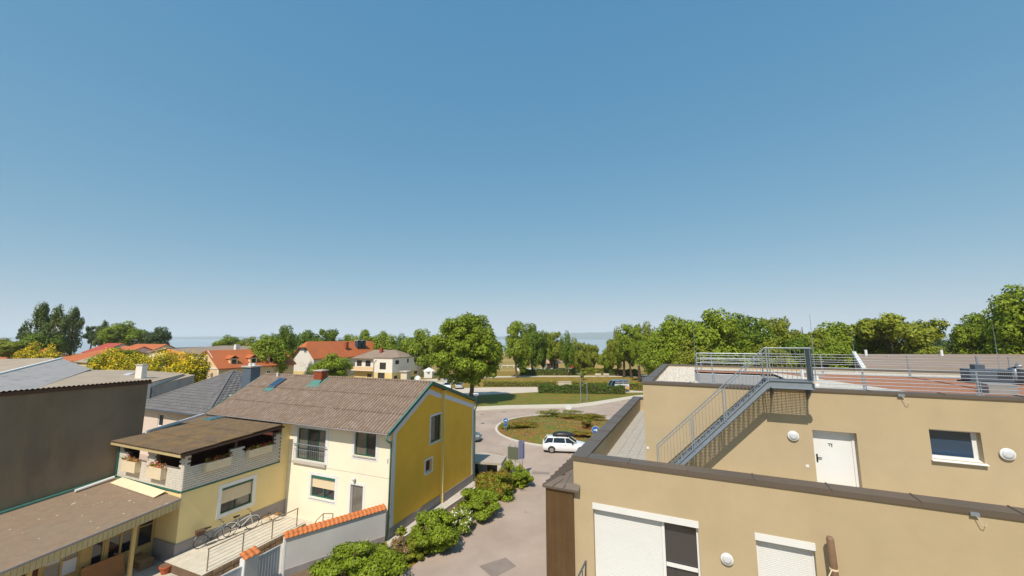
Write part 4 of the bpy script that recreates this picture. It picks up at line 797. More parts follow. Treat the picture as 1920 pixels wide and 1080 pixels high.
gate('grey slatted metal gate between garden wall and tiled pillar', -6.01, -4.85, -2.48, -2.48, 1.5)
gate('grey slatted metal gate on the porch side of the tiled pillar', -10.4, -6.71, -2.9, -2.5, 1.45)
# woodpile, pot, table
wpile = hthing('woodpile', 'heap of split firewood against the yellow porch wall', 'woodpile', (-10.1,-6.85,0)); rs = random.Random(7)
for k in range(70):
    lay_ = k // 16; x = -0.75+0.1*(k % 16)+rs.uniform(-0.03,0.03); z = 0.07+0.105*lay_+rs.uniform(0,0.02); r_ = rs.uniform(0.045,0.075); y0 = -0.25+rs.uniform(-0.06,0.06)
    MB().tube([(x,y0,z),(x+rs.uniform(-0.04,0.04),y0+0.5,z)],r_,6).build('log', 'firewood', wpile)
pot = hthing('plant_pot', 'empty round terracotta pot by the wing corner', 'pot', (-8.02,-6.7,0.02)); MB().tube([(0,0,0),(0,0,0.30)],[0.17,0.25],16).build('body', 'terracotta', pot); MB().tube([(0,0,0.30),(0,0,0.36)],[0.28,0.28],16).build('rim', 'terracotta', pot); MB().tube([(0,0,0.361),(0,0,0.365)],[0.23,0.23],16).build('soil', 'earth', pot)
tb = hthing('wooden_table', 'folded brown wooden table standing under the porch', 'table', (-9.6,-8.3,0)); MB().prism([(-0.1,-0.75,0.02),(-0.1,0.75,0.02),(-0.45,0.75,0.95),(-0.45,-0.75,0.95)], (0.05,0,0.02)).build('top', 'wood_orange', tb); MB().box(-0.75,-0.70,-0.6,-0.55,0,0.9).build('leg', 'wood_brown', tb); MB().box(-0.75,-0.70,0.55,0.6,0,0.9).build('leg', 'wood_brown', tb)
# bicycles
def bicycle(label, p, rz, fm, basket=True, s=1.0, lean=0.0):
    t = thing('bicycle', label, 'bicycle', HW @ Vector(p), -A2+rz, 'bicycles on the plank deck'); t.scale = (s,s,s); t.rotation_euler = (lean,0,-A2+rz)
    for x in (-0.52,0.55):
        m = MB(); n = 20; pts = [(x+0.33*math.cos(2*math.pi*k/n),0,0.345+0.33*math.sin(2*math.pi*k/n)) for k in range(n+1)]; m.tube(pts,0.018,6); wh = m.build('wheel', 'rubber', t)
        m = MB()
        for k in range(10): a = math.pi*k/10*2; m.beam((x,0,0.345),(x+0.32*math.cos(a),0,0.345+0.32*math.sin(a)),0.004,0.004)
        m.build('spokes', 'chrome', wh)
        m = MB(); pts = [(x+0.365*math.cos(a),0,0.345+0.365*math.sin(a)) for a in np.linspace(0.3,2.6,9)]; m.tube(pts,0.022,5); m.build('mudguard', fm, wh)
    m = MB(); bb_, st_, hd = (-0.05,0,0.30),(-0.22,0,0.80),(0.40,0,0.86)
    for a, b in ((bb_,st_),(bb_,(0.45,0,0.68)),((-0.17,0,0.62),(0.42,0,0.78)),(bb_,(-0.52,0,0.345)),((-0.18,0,0.66),(-0.52,0,0.345)),(hd,(0.55,0,0.345))): m.tube([a,b],0.02,6)
    m.build('frame', fm, t); MB().tube([st_,(-0.24,0,0.90)],0.014,6).build('seat_post', 'chrome', t); MB().prism([(-0.40,-0.09,0.90),(-0.40,0.09,0.90),(-0.12,0.025,0.92),(-0.12,-0.025,0.92)], (0,0,0.06)).build('saddle', 'black_plastic', t)
    MB().tube([(0.30,-0.30,1.05),(0.40,-0.2,1.06),(0.37,0,1.0),(0.40,0.2,1.06),(0.30,0.30,1.05)],0.014,6).build('handlebar', 'black_plastic', t); MB().tube([hd,(0.37,0,1.0)],0.016,6).build('stem', 'chrome', t); MB().box(-0.12,0.02,-0.02,0.02,0.24,0.36).build('crank', 'black_plastic', t)
    if basket: MB().box(-0.78,-0.42,-0.14,0.14,0.74,0.95).build('basket', 'wood_brown', t)
bicycle('silver bicycle with a brown basket leaning on the wing wall', (-7.95,-4.7,0.452), R(80), 'galv', True, 1.0, 0.06)
bicycle('pale step-through bicycle with raised dark handlebars on the deck', (-7.75,-3.3,0.452), R(75), 'bike_white', False, 1.05, 0.05)
bicycle('small child bicycle with orange parts at the deck corner', (-7.3,-1.75,0.452), R(60), 'orange_print', False, 0.62, 0.05)
# ================================================================ background buildings
def onpl(px, py, P, n):
    r = ray(px, py); t = (P[0]*n[0]+P[1]*n[1])/(r[0]*n[0]+r[1]*n[1]); return Vector((r[0]*t, r[1]*t, CAMZ+r[2]*t))
F2, D2 = Vector((math.cos(A2),-math.sin(A2),0)), Vector((math.sin(A2),math.cos(A2),0))
def bwin(par, w, u, z, ww, hh, fm='white', gm='glass', mull=(0.5,)): return window(par, w, (u-ww/2,u+ww/2,z-hh/2,z+hh/2), fm, gm, 0.08, mull=mull, fw=0.07)
def slab(par, name, pts, mt, t=0.12): return MB().prism([Vector(p)-Vector((0,0,t)) for p in pts], (0,0,t)).build(name, mt, par)
# grey pyramid-roofed house behind the wing
ph_ = hthing('tent_roof_house', 'pinkish house with grey tiled tent roof behind the loggia wing', 'house', (0,0,0))
X0, X1, Y0, Y1, ez, az = -35.6, -24.1, 4.0, 14.6, 4.55, 7.95
w = Wall((X0,Y0),(1,0),(0,-1)); hl = [(3.55,4.45,2.9,4.1),(8.9,9.9,3.4,4.2)]; m = MB(); w.faces(m, X1-X0, 0, ez, hl, 0.12)
m.poly([(X1,Y0,0),(X1,Y1,0),(X1,Y1,ez),(X1,Y0,ez)]); m.poly([(X0,Y0,0),(X0,Y1,0),(X0,Y1,ez),(X0,Y0,ez)]); m.poly([(X0,Y1,0),(X1,Y1,0),(X1,Y1,ez),(X0,Y1,ez)]); m.build('wall', 'pink_wall', ph_)
for h in hl: window(ph_, w, h, 'white', 'glass', 0.12, fw=0.1)
ap = Vector(((X0+X1)/2+0.2,(Y0+Y1)/2,az)); ov = 0.5
cs = [Vector((X0-ov,Y0-ov,ez)),Vector((X1+ov,Y0-ov,ez)),Vector((X1+ov,Y1+ov,ez)),Vector((X0-ov,Y1+ov,ez))]
m = MB()
for a, b in ((0,1),(1,2),(2,3),(3,0)): m.poly([cs[a],cs[b],ap])
m.poly([cs[3],cs[2],cs[1],cs[0]]); trf = m.build('roof', 'tile_grey', ph_)
def courses(par, a, b, top, n, nt, mt, name):
    """tile courses as real laps across a triangular roof face"""
    m = MB(); a, b, top = Vector(a), Vector(b), Vector(top); up = ((a+b)/2-top); nrm = (b-a).cross(top-a).normalized(); nrm = nrm if nrm.z > 0 else -nrm
    for j in range(n):
        t0, t1 = j/n, (j+1.08)/n
        if t1 > 0.985: t1 = 0.985
        pa, pb, qa, qb = a.lerp(top,t0), b.lerp(top,t0), a.lerp(top,t1), b.lerp(top,t1); k = max(1, int(nt*(1-t0)))
        for i in range(k):
            s0, s1 = i/k, (i+0.96)/k; h = 0.035
            v = [pa.lerp(pb,s0)+nrm*h*1.6, pa.lerp(pb,s1)+nrm*h*1.6, qa.lerp(qb,s1)+nrm*h*0.5, qa.lerp(qb,s0)+nrm*h*0.5, pa.lerp(pb,s0)+nrm*0.004, pa.lerp(pb,s1)+nrm*0.004]; mid = (v[0]+v[1])/2+nrm*0.03; midt = (v[2]+v[3])/2+nrm*0.03
            m.add([v[0],mid,v[1],v[2],midt,v[3],v[4],v[5]], [(0,1,4,5),(1,2,3,4),(6,7,2,1,0)])
    return stuff(m.build(name, mt, par))
courses(trf, cs[0], cs[1], ap, 17, 26, 'tile_grey', 'tile_courses'); courses(trf, cs[1], cs[2], ap, 17, 22, 'tile_grey', 'tile_courses')
for c in cs[:3]: MB().tube([c+Vector((0,0,0.06)),ap+Vector((0,0,0.06))],0.10,6).build('hip_cap', 'tile_grey', trf)
gutter(ph_, (X0-ov,Y0-ov-0.08,ez), (X1+ov,Y0-ov-0.08,ez), 0.08, 'bluegrey')
for k in range(18): MB().box(X0+0.5+0.6*k,X0+0.53+0.6*k,Y0+0.2,Y0+0.23,ez+0.38,ez+0.62).build('snow_guard', 'galv', trf)
cc = Vector((-25.6,8.6,0)); m = MB(); m.box(cc.x-0.65,cc.x+0.65,cc.y-0.5,cc.y+0.5,5.2,8.55); c_ = m.build('chimney', 'bluegrey', ph_); MB().box(cc.x-0.78,cc.x+0.78,cc.y-0.62,cc.y+0.62,8.55,8.68).build('cap', 'concrete', c_); MB().tube([(cc.x-0.3,cc.y,8.68),(cc.x-0.3,cc.y,8.95)],0.16,8).build('pot', 'white', c_); MB().tube([(cc.x+0.3,cc.y,8.68),(cc.x+0.3,cc.y,8.95)],0.16,8).build('pot', 'white', c_)
MB().prism([(-25.0,6.2,5.95),(-23.9,6.2,5.38),(-23.9,7.0,5.4),(-25.0,7.0,5.97)], (0,0,0.05)).build('roof_step', 'planter', trf)
# roofs left of it, each a volume under one sloping roof
def pent(name, label, pts, mt, wm_, first3, cat='shed', t=0.14, extra=None):
    P = [AT(px, py, Y) for px, py, Y in first3]; n = (P[1]-P[0]).cross(P[2]-P[0]); q = []
    for px, py in pts:
        r = Vector(ray(px, py)); tt = n.dot(P[0]-Vector((0,0,CAMZ)))/n.dot(r); q.append(Vector((0,0,CAMZ))+r*tt)
    b = sum(q, Vector())/len(q); th_ = thing(name, label, cat, (b.x,b.y,0)); q = [p-Vector((b.x,b.y,0)) for p in q]
    MB().prism([p-Vector((0,0,t)) for p in q], (0,0,t)).build('roof', mt, th_)
    m = MB(); c = sum(q, Vector())/len(q); qi = [c+(p-c)*0.97 for p in q]
    for i in range(len(q)):
        a, bb_ = qi[i], qi[(i+1) % len(q)]; m.poly([(a.x,a.y,0),(bb_.x,bb_.y,0),(bb_.x,bb_.y,bb_.z-t-0.01),(a.x,a.y,a.z-t-0.01)])
    m.build('wall', wm_, th_); return th_, b, q
t_, b_, q_ = pent('barn', 'big barn with smooth grey sheet roof behind the dark wall', [(-90,722),(0,701),(116,672),(171,692),(60,731),(-90,752)], 'roof_grey', 'grey_wall', [(0,701,48),(116,672,62),(171,692,57)], 'barn')
MB().beam(q_[0]+Vector((0,0,0.08)),q_[1]+Vector((0,0,0.08)),0.3,0.14).build('verge', 'white', t_); MB().beam(q_[1]+Vector((0,0,0.08)),q_[2]+Vector((0,0,0.08)),0.3,0.14).build('verge', 'white', t_)
t_, b_, q_ = pent('workshop', 'workshop with tan fibre cement roof, skylight and pale chimney', [(60,731),(172,693.5),(262,694),(348,700),(285,716),(270,722)], 'roof_tan', 'grey_wall', [(172,693.5,58),(262,694,62),(275,716,50)], 'workshop')
bc = AT(264,706,53)-Vector((b_.x,b_.y,0)); MB().box(bc.x-0.42,bc.x+0.42,bc.y-0.4,bc.y+0.4,5.0,bc.z+1.5).build('chimney', 'white_wall', t_); MB().box(bc.x-0.5,bc.x+0.5,bc.y-0.48,bc.y+0.48,bc.z+1.5,bc.z+1.65).build('chimney_cap', 'concrete', t_)
sk_ = [AT(x,y,Y)-Vector((b_.x,b_.y,0)) for x, y, Y in ((228,704.5,55),(240,700.5,57),(253,700.5,57),(241,704.5,55))]; MB().prism([p+Vector((0,0,0.03)) for p in sk_], (0,0,0.08)).build('skylight', 'lamp_glass', t_)
t_, b_, q_ = pent('garage', 'low garage with tan roof and grey gable beside the tent roof house', [(282,716),(348,701),(366,703),(330,712),(284,727)], 'roof_tan', 'roof_grey', [(282,716,56),(348,701,64),(366,703,62)], 'garage')
t_, b_, q_ = pent('barn', 'far low barn with sandy roof at the village edge', [(-60,676),(0,673),(98,671),(112,674),(0,700),(-60,712)], 'roof_tan', 'grey_wall', [(0,673,84),(98,671,88),(0,700,70)], 'barn')
# gabled houses
def gabled(name, label, corner, Y, width, length, ez, rz, roofm, wallm, ang=A2, cat='house', ov=0.4, wins=(), swins=(), hip=0.0, ridge_x=False):
    """corner = photo pixel column of the front right corner; gable faces the viewer unless ridge_x"""
    P = AT(corner, 650, Y); t = thing(name, label, cat, (P.x,P.y,0), -ang)
    W_, L_ = width, length; m = MB(); wf_ = Wall((-W_,0),(1,0),(0,-1)); ws_ = Wall((0,0),(0,1),(1,0))
    wf_.faces(m, W_, 0, ez, [(u-a/2,u+a/2,z-b/2,z+b/2) for u, z, a, b in wins if z+b/2 < ez], 0.08); ws_.faces(m, L_, 0, ez, [(u-a/2,u+a/2,z-b/2,z+b/2) for u, z, a, b in swins if z+b/2 < ez], 0.08)
    m.poly([(-W_,0,0),(-W_,L_,0),(-W_,L_,ez),(-W_,0,ez)]); m.poly([(-W_,L_,0),(0,L_,0),(0,L_,ez),(-W_,L_,ez)])
    if not ridge_x:
        hz = rz-(rz-ez)*hip; hx = W_/2*hip
        for y in (0, L_): m.poly([(-W_,y,ez),(0,y,ez),(-W_/2+hx,y,hz-0.05),(-W_/2-hx,y,hz-0.05)] if hip else [(-W_,y,ez),(0,y,ez),(-W_/2,y,rz-0.05)])
    else:
        for x in (0, -W_): m.poly([(x,0,ez),(x,L_,ez),(x,L_/2,rz-0.05)])
    m.build('wall', wallm, t)
    m = MB(); th = 0.18; k = (rz-ez)
    if not ridge_x:
        e_ = ez-k*ov/(W_/2)
        for s in (-1, 1):
            xe = -W_/2+s*(W_/2+ov)
            hy = hip*W_/2*0.9
            pts = [(xe,-ov,e_),(xe,L_+ov,e_),(-W_/2,L_+ov,rz),(-W_/2,-ov,rz)] if not hip else [(xe,-ov,e_),(xe,L_+ov,e_),(-W_/2+s*hx,L_+ov,hz),(-W_/2,L_+ov-hy,rz),(-W_/2,-ov+hy,rz),(-W_/2+s*hx,-ov,hz)]
            m.prism(pts, (0,0,th))
        if hip:
            for y, sg in ((-ov,1),(L_+ov,-1)): m.prism([(-W_/2-hx,y,hz),(-W_/2+hx,y,hz),(-W_/2,y+sg*hy,rz)], (0,0,th))
    else:
        e_ = ez-k*ov/(L_/2)
        for s in (-1, 1): ye = L_/2+s*(L_/2+ov); m.prism([(-W_-ov,ye,e_),(ov,ye,e_),(ov,L_/2,rz),(-W_-ov,L_/2,rz)], (0,0,th))
    rf_ = m.build('roof', roofm, t)
    for u, z, a, b in wins: bwin(t, wf_ if z+b/2 < ez else Wall((-W_,-0.09),(1,0),(0,-1)), u, z, a, b)
    for u, z, a, b in swins: bwin(t, ws_, u, z, a, b)
    return t, rf_, wf_, ws_
# peach house with dormers
t, rf_, wf_, ws_ = gabled('dormer_house', 'peach house with orange tiled roof and three dormers', 415, 80, 8.6, 17, 5.6, 8.95, 'roof_orange', 'peach', wins=((4.3,7.1,0.6,1.2),(2.3,3.9,0.8,1.3),(6.4,3.9,0.8,1.3)), swins=((2.2,3.6,0.9,1.4),(6.5,3.6,0.9,1.4),(10.6,3.6,0.9,1.4)))
MB().wbox(wf_,0,8.6,-0.01,0.08,5.35,5.6).build('string_course', 'white_wall', t); MB().wbox(wf_,8.2,8.6,-0.01,0.06,0,5.34).build('corner_pilaster', 'white_wall', t)
for a, b in (((0,-0.06,5.5),(-4.3,-0.06,8.95)),((-8.6,-0.06,5.5),(-4.3,-0.06,8.95))): MB().beam(a,b,0.12,0.35).build('verge_board', 'white_wall', t)
for y in (3.2,7.4,11.6):
    m = MB(); m.box(-1.6,-0.62,y-0.75,y+0.75,6.1,7.35); d_ = m.build('dormer', 'peach', t); MB().box(-0.64,-0.60,y-0.45,y+0.45,6.3,7.15).build('pane', 'glass', d_); m = MB(); m.prism([(-3.2,y-1.0,7.3),(-0.45,y-1.0,7.3),(-0.45,y,7.95),(-3.2,y,7.95)],(0,0,0.08)); m.prism([(-3.2,y+1.0,7.3),(-0.45,y+1.0,7.3),(-0.45,y+0.001,7.95),(-3.2,y+0.001,7.95)],(0,0,0.08)); m.build('dormer_roof', 'roof_orange', d_)
# white house with half-hipped orange roof, annex in front
t, rf_, wf_, ws_ = gabled('half_hip_house', 'white house with half-hipped bright orange roof among trees', 590, 112, 8.2, 30, 6.4, 10.6, 'roof_orange', 'white_wall', hip=0.38, ov=0.7, wins=((4.7,8.3,1.0,1.4),(2.2,1.4,1.6,1.3)))
MB().wbox(wf_,0.02,8.18,0.0,0.05,0,2.2).build('painted_base', 'pale_yellow', t)
for y in (18,20.2): MB().box(-2.6,-1.4,y,y+1.5,8.6,11.0).build('roof_box', 'glass_blue', t); MB().box(-2.7,-1.3,y-0.1,y+1.6,11.0,11.15).build('roof_box_lid', 'white_wall', t)
MB().box(-2.0,-1.2,13.0,13.9,8.5,10.5).build('chimney', 'brick_red', t)
P = AT(735, 700, 108); an = thing('guesthouse', 'cream guesthouse with yellow ground floor and brown hipped roof', 'building', (P.x,P.y,0), -A2)
wf_, ws_ = Wall((-6.6,0),(1,0),(0,-1)), Wall((0,0),(0,1),(1,0)); wr_ = Wall((-15.5,2.2),(1,0),(0,-1)); m = MB(); fwins = [(3.3,4.0,2.2,1.9),(2.9,1.1,2.4,2.1)]; sw_ = [(2.0,5.0,1.6,1.1),(6.8,5.2,0.8,1.2),(10.6,5.2,1.6,1.2)]; sw2 = [(1.6,0.9,1.6,0.9),(6.6,1.2,0.9,0.9),(10.8,1.5,1.8,0.9),(15.6,1.6,1.6,0.8)]; rw_ = [(1.6,4.4,1.9,1.7),(4.9,4.4,1.9,1.7),(5.6,1.0,1.6,1.0)]
H_ = lambda L: [(u-a/2,u+a/2,z-b/2,z+b/2) for u, z, a, b in L]
wf_.faces(m, 6.6, 2.2, 6.1, H_(fwins[:1]), 0.08); ws_.faces(m, 13.5, 2.3, 6.1, H_(sw_), 0.08); wr_.faces(m, 8.9, 2.4, 5.9, H_(rw_[:2]), 0.08); m.poly([(-6.6,0,2.2),(-6.6,2.2,2.2),(-6.6,2.2,6.1),(-6.6,0,6.1)]); m.poly([(-15.5,2.2,0),(-15.5,14,0),(-15.5,14,5.9),(-15.5,2.2,5.9)]); m.build('wall', 'white_wall', an)
m = MB(); wf_.faces(m, 6.6, 0, 2.2, H_(fwins[1:]), 0.08); ws_.faces(m, 17.5, 0, 2.3, H_(sw2), 0.08); wr_.faces(m, 8.9, 0, 2.4, H_(rw_[2:]), 0.08); m.poly([(-6.6,0,0),(-6.6,2.2,0),(-6.6,2.2,2.2),(-6.6,0,2.2)]); m.poly([(0,13.5,2.3),(0,17.5,2.3),(-6,17.5,2.3),(-6,13.5,2.3)]); m.poly([(0,17.5,0),(-6,17.5,0),(-6,17.5,2.3),(0,17.5,2.3)]); m.build('ground_floor', 'pale_yellow', an)
m = MB(); m.poly([(0,13.5,2.3),(-6,13.5,2.3),(-6,13.5,6.1),(0,13.5,6.1)]); m.build('end_wall', 'peach', an)
for L, w in ((fwins,wf_),(sw_+sw2,ws_),(rw_,wr_)):
    for u, z, a, b in L: bwin(an, w, u, z, a, b, 'wood_brown', 'glass_grey')
MB().box(-6.75,0.15,-0.15,13.6,6.1,6.3).build('flat_roof', 'roof_brown', an)
m = MB(); b0_, b1_ = [(-16.3,1.3,5.85),(-5.2,1.3,5.85),(-1.0,3.0,6.32),(-1.0,12.5,6.32),(-16.3,14.5,5.85)], None
rA, rB = (-13.5,8,8.2),(-5.5,8,8.2); m.poly([(-16.3,1.3,5.85),(-6.0,1.3,5.85),rB,rA]); m.poly([(-6.0,1.3,5.85),(-0.3,3.2,6.31),rB]); m.poly([(-0.3,3.2,6.31),(-0.3,12.8,6.31),rB]); m.poly([(-0.3,12.8,6.31),(-16.3,14.5,5.85),rA,rB]); m.poly([(-16.3,14.5,5.85),(-16.3,1.3,5.85),rA]); m.build('roof', 'roof_brown', an)
MB().box(-15.5,-6.6,0.9,2.19,2.35,2.55).build('balcony', 'white_wall', an); MB().box(-15.5,-6.6,0.9,1.0,2.55,3.5).build('balcony_front', 'peach', an)
MB().tube([(-0.9,8.3,6.3),(-0.9,8.3,7.1)],0.35,10).build('vent', 'galv', an); MB().tube([(0.12,11.6,0.3),(0.12,11.6,6.1)],0.12,8).build('downpipe', 'galv', an); MB().tube([(-6.4,-0.1,0.2),(-6.4,-0.1,4.8),(-5.6,-0.1,5.6)],0.12,8).build('downpipe', 'plinth', an)
MB().box(-9.5,-8.7,5.5,6.3,6.5,8.9).build('chimney', 'brick_red', an)
# the small logo line drawn on both pale houses
for par, w, u, z in ((an, ws_, 5.4, 3.3), (t, Wall((-8.2,0),(1,0),(0,-1)), 4.2, 4.3)):
    m = MB(); pts = [w.p(u-1.6+0.32*k, z+0.25*math.sin(k*0.8)+0.06*k*(1 if k < 6 else -0.4), 0.012) for k in range(10)]
    for a, b in zip(pts, pts[1:]): m.beam(a, b, 0.05, 0.02)
    m.beam(w.p(u-1.8,z-0.5,0.012), w.p(u+0.4,z-0.5,0.012), 0.05, 0.02); m.build('drawn_logo', 'plinth', par)
# restaurant with the sign wall and its long brown roof
P = AT(349, 662, 98); rs_ = thing('restaurant', 'orange walled restaurant with lettering and long brown roof', 'restaurant', (P.x,P.y,0), -A2)
MB().prism([(-8.6,0,0),(0,0,0),(0,0,7.9),(-8.6,0,8.9)],(0,0.4,0)).build('sign_wall', 'orange_wall', rs_); MB().box(-16.5,-8.61,0.3,12,0,7.9).build('side_block', 'white_wall', rs_); MB().box(0.01,13,1.0,12,0,7.3).build('hall', 'white_wall', rs_)
m = MB(); m.prism([(-8.4,0.45,8.7),(0.2,0.45,7.75),(16,0.45,7.5),(16,14,9.0),(-8.4,14,9.4)], (0,0,0.2)); m.build('roof', 'roof_brown', rs_); MB().prism([(-17,-0.2,7.9),(-8.5,-0.2,8.95),(-8.5,12,9.2),(-17,12,8.2)], (0,0,0.2)).build('side_roof', 'roof_tan', rs_); MB().box(10.2,11.0,5,6,8.0,10.1).build('chimney', 'white_wall', rs_)
wq = Wall((0,1.0),(1,0),(0,-1)); [bwin(rs_, Wall((0,0.99-0.07),(1,0),(0,-1)), u, 5.6, 2.0, 1.6, 'white', 'glass_blue') for u in (2.5,5.6,8.7)]
fc = bpy.data.curves.new('lettering', 'FONT'); fc.body = 'PIZZERIA'; fc.size = 1.05; fc.extrude = 0.03; fc.shear = 0.25; fc.offset = 0.015
tmp = bpy.data.objects.new('tmp', fc); COL.objects.link(tmp); bpy.context.view_layer.update(); lme = bpy.data.meshes.new_from_object(tmp); bpy.data.objects.remove(tmp)
lme.materials.clear(); lme.materials.append(MATS['wood_brown']); fo = bpy.data.objects.new('lettering', lme); COL.objects.link(fo); fo.parent = rs_; fo.location = (-6.6,-0.05,7.35); fo.rotation_euler = (math.pi/2,R(6.6),0)
# other village roofs in the distance
gabled('village_house', 'low cream house with orange roof left of the restaurant', 148, 112, 15, 22, 5.2, 7.9, 'roof_orange', 'white_wall', wins=((3,3.6,1,1.4),(7,3.6,1,1.4),(11,3.6,1,1.4)), ridge_x=True)
gabled('village_house', 'yellow house row with many small windows below the orange roof', 205, 96, 15, 10, 5.6, 7.2, 'roof_tan', 'pale_yellow', wins=tuple((1.6+2.0*k,4.0,0.8,1.4) for k in range(7)), ridge_x=True)
gabled('village_house', 'house with deep red roof under the poplars', 186, 150, 12, 14, 6.2, 9.6, 'roof_red', 'white_wall', ridge_x=True)
gabled('village_house', 'house with wide orange roof between village trees', 268, 138, 20, 14, 6.0, 9.4, 'roof_orange', 'white_wall', ridge_x=True, wins=((5,3.5,1.2,1.4),(12,3.5,1.2,1.4)))
gabled('village_house', 'house with red-brown roof and white dormer near the restaurant', 225, 124, 12, 12, 6.0, 8.9, 'roof_orange', 'white_wall', ridge_x=True)
gabled('village_house', 'pale house with faded orange roof at the village edge', 30, 120, 26, 14, 4.2, 8.3, 'roof_orange', 'peach', ridge_x=True, wins=((4,2.6,1.2,1.4),(10,2.6,1.2,1.4),(16,2.6,1.2,1.4)))
P = AT(312, 645, 150); tk = thing('storage_tank', 'white domed tank near the lake shore', 'tank', (P.x,P.y,0)); MB().tube([(0,0,0),(0,0,7.2),(0,0,8.6),(0,0,9.4)],[2.2,2.2,1.7,0.5],16).build('shell', 'white_wall', tk, smooth=True); MB().box(-0.4,0.4,-2.35,-2.15,0,2).build('hatch', 'galv', tk)
# neighbouring roof beyond the modern building
e0, e1, r0, r1 = AT(1622,694,47), AT(2500,697,47), AT(1604,664,58), AT(2500,668,58)
nb_ = thing('neighbour_building', 'neighbour block with long brown-grey roof and white verge behind the flat roof', 'building', (e0.x,e0.y,0)); sb = lambda p: p-Vector((e0.x,e0.y,0))
e0, e1, r0, r1 = sb(e0), sb(e1), sb(r0), sb(r1); e1.z = e0.z; r1.z = r0.z; bk = lambda p: Vector((p.x+8,p.y+11,e0.z))
MB().prism([e0,e1,r1,r0],(0,0,-0.2)).build('roof','roof_brown',nb_); MB().prism([r0+Vector((0,0.01,0)),r1+Vector((0,0.01,0)),bk(r1),bk(r0)],(0,0,-0.2)).build('roof','roof_brown',nb_)
m = MB(); q = [e0+Vector((0.4,0.6,0)),e1+Vector((-0.4,0.6,0)),bk(r1)+Vector((-0.4,-0.6,0)),bk(r0)+Vector((0.4,-0.6,0))]
for a, b in zip(q, q[1:]+q[:1]): m.poly([(a.x,a.y,0),(b.x,b.y,0),(b.x,b.y,e0.z-0.22),(a.x,a.y,e0.z-0.22)])
m.poly([q[0],q[3],(r0.x+0.4,r0.y,r0.z-0.25)]); m.build('wall','stucco_tan',nb_)
MB().beam(e0+Vector((-0.2,-0.1,0.1)),r0+Vector((-0.2,0,0.15)),0.4,0.5).build('verge','white',nb_)
up_ = (r0-e0)
for k in range(20): p = e0.lerp(r0,0.8)+(e1-e0)*(0.03+k*0.048); MB().box(p.x,p.x+0.35,p.y,p.y+0.2,p.z,p.z+0.12).build('snow_stop','roof_grey',nb_)
for f in (0.025,0.22): p = e0.lerp(r0,0.85)+(e1-e0)*f; MB().tube([p,p+Vector((0,0,0.9))],0.16,8).build('vent','white',nb_)
# ================================================================ vegetation
def leafmesh(name, C, N, S, mt, rs, aspect=0.62):
    """one leaf-shaped face per row of C (centres), facing about N, size S"""
    n = len(C); N = N/np.maximum(np.linalg.norm(N, axis=1, keepdims=True), 1e-6); r = rs.normal(size=(n,3)); X = np.cross(N, r); X /= np.maximum(np.linalg.norm(X, axis=1, keepdims=True), 1e-6); Y = np.cross(N, X)
    S = np.asarray(S).reshape(-1,1); bend = N*S*0.18
    V = np.stack([C-X*S, C-Y*S*aspect-bend, C+X*S, C+Y*S*aspect-bend], axis=1).reshape(-1,3)
    me = bpy.data.meshes.new(name); me.vertices.add(4*n); me.vertices.foreach_set('co', V.astype(np.float32).ravel()); me.loops.add(4*n); me.loops.foreach_set('vertex_index', np.arange(4*n, dtype=np.int32))
    me.polygons.add(n); me.polygons.foreach_set('loop_start', np.arange(0,4*n,4,dtype=np.int32)); me.polygons.foreach_set('loop_total', np.full(n,4,dtype=np.int32)); me.materials.append(MATS[mt]); me.update(calc_edges=True)
    return me
def crown_pts(rs, nclump, nleaf, shape='round', rmin=0.17, rmax=0.32, upbias=0.35, fill=0.25):
    """leaf centres and normals in a crown of unit radius (z from -1 to 1)"""
    cl = []; 
    while len(cl) < nclump:
        p = rs.normal(size=3); p /= np.linalg.norm(p); p *= rs.rand()**0.42
        if shape == 'round': q = p*np.array([0.80,0.80,0.80]); q[2] = q[2]*1.0+0.02
        elif shape == 'oval': q = p*np.array([0.74,0.74,0.84])
        elif shape == 'poplar': zz = rs.uniform(-0.9,0.9); w = 0.85*(1-max(0,zz)**1.6)*(0.55+0.45*min(1,(zz+1)*1.6)); a = rs.uniform(0,6.283); rr = w*math.sqrt(rs.rand()); q = np.array([rr*math.cos(a),rr*math.sin(a),zz])
        elif shape == 'airy': q = p*np.array([0.88,0.88,0.75]); q[2] = abs(q[2])*0.9-0.25 if rs.rand() < 0.6 else q[2]
        elif shape == 'dome': q = p*np.array([0.82,0.82,0.9]); q[2] = q[2] if q[2] > -0.55 else -0.55+0.1*rs.rand()
        cl.append((q, rs.uniform(rmin,rmax)*(0.75 if shape == 'poplar' else 1)))
    w = np.array([c[1]**2 for c in cl]); w /= w.sum(); k = rs.choice(len(cl), size=nleaf, p=w); cen = np.array([c[0] for c in cl])[k]; rad = np.array([c[1] for c in cl])[k]
    d = rs.normal(size=(nleaf,3)); d /= np.linalg.norm(d, axis=1, keepdims=True); d[:,2] = d[:,2]*0.85; rr = (1-fill*rs.rand(nleaf))*rad*(1+0.12*rs.normal(size=nleaf))
    if shape == 'poplar': d[:,2] *= 1.5
    C = cen+d*rr[:,None]; N = d*0.9+np.array([0,0,upbias])+rs.normal(size=(nleaf,3))*0.42+0.25*C
    return C, N, cl
CROWNS = {}; TRUNKS = {}
def crown_variant(key, seed, nclump, nleaf, leafsz, mt, **kw):
    rs = np.random.RandomState(seed); C, N, cl = crown_pts(rs, nclump, nleaf, **kw); CROWNS[key] = (C, N, leafsz, cl, seed)
crown_variant('round1', 11, 80, 15000, 0.043, 'leaf_mid'); crown_variant('round2', 12, 72, 15000, 0.043, 'leaf_mid'); crown_variant('oval1', 13, 60, 11000, 0.045, 'leaf_mid', shape='oval')
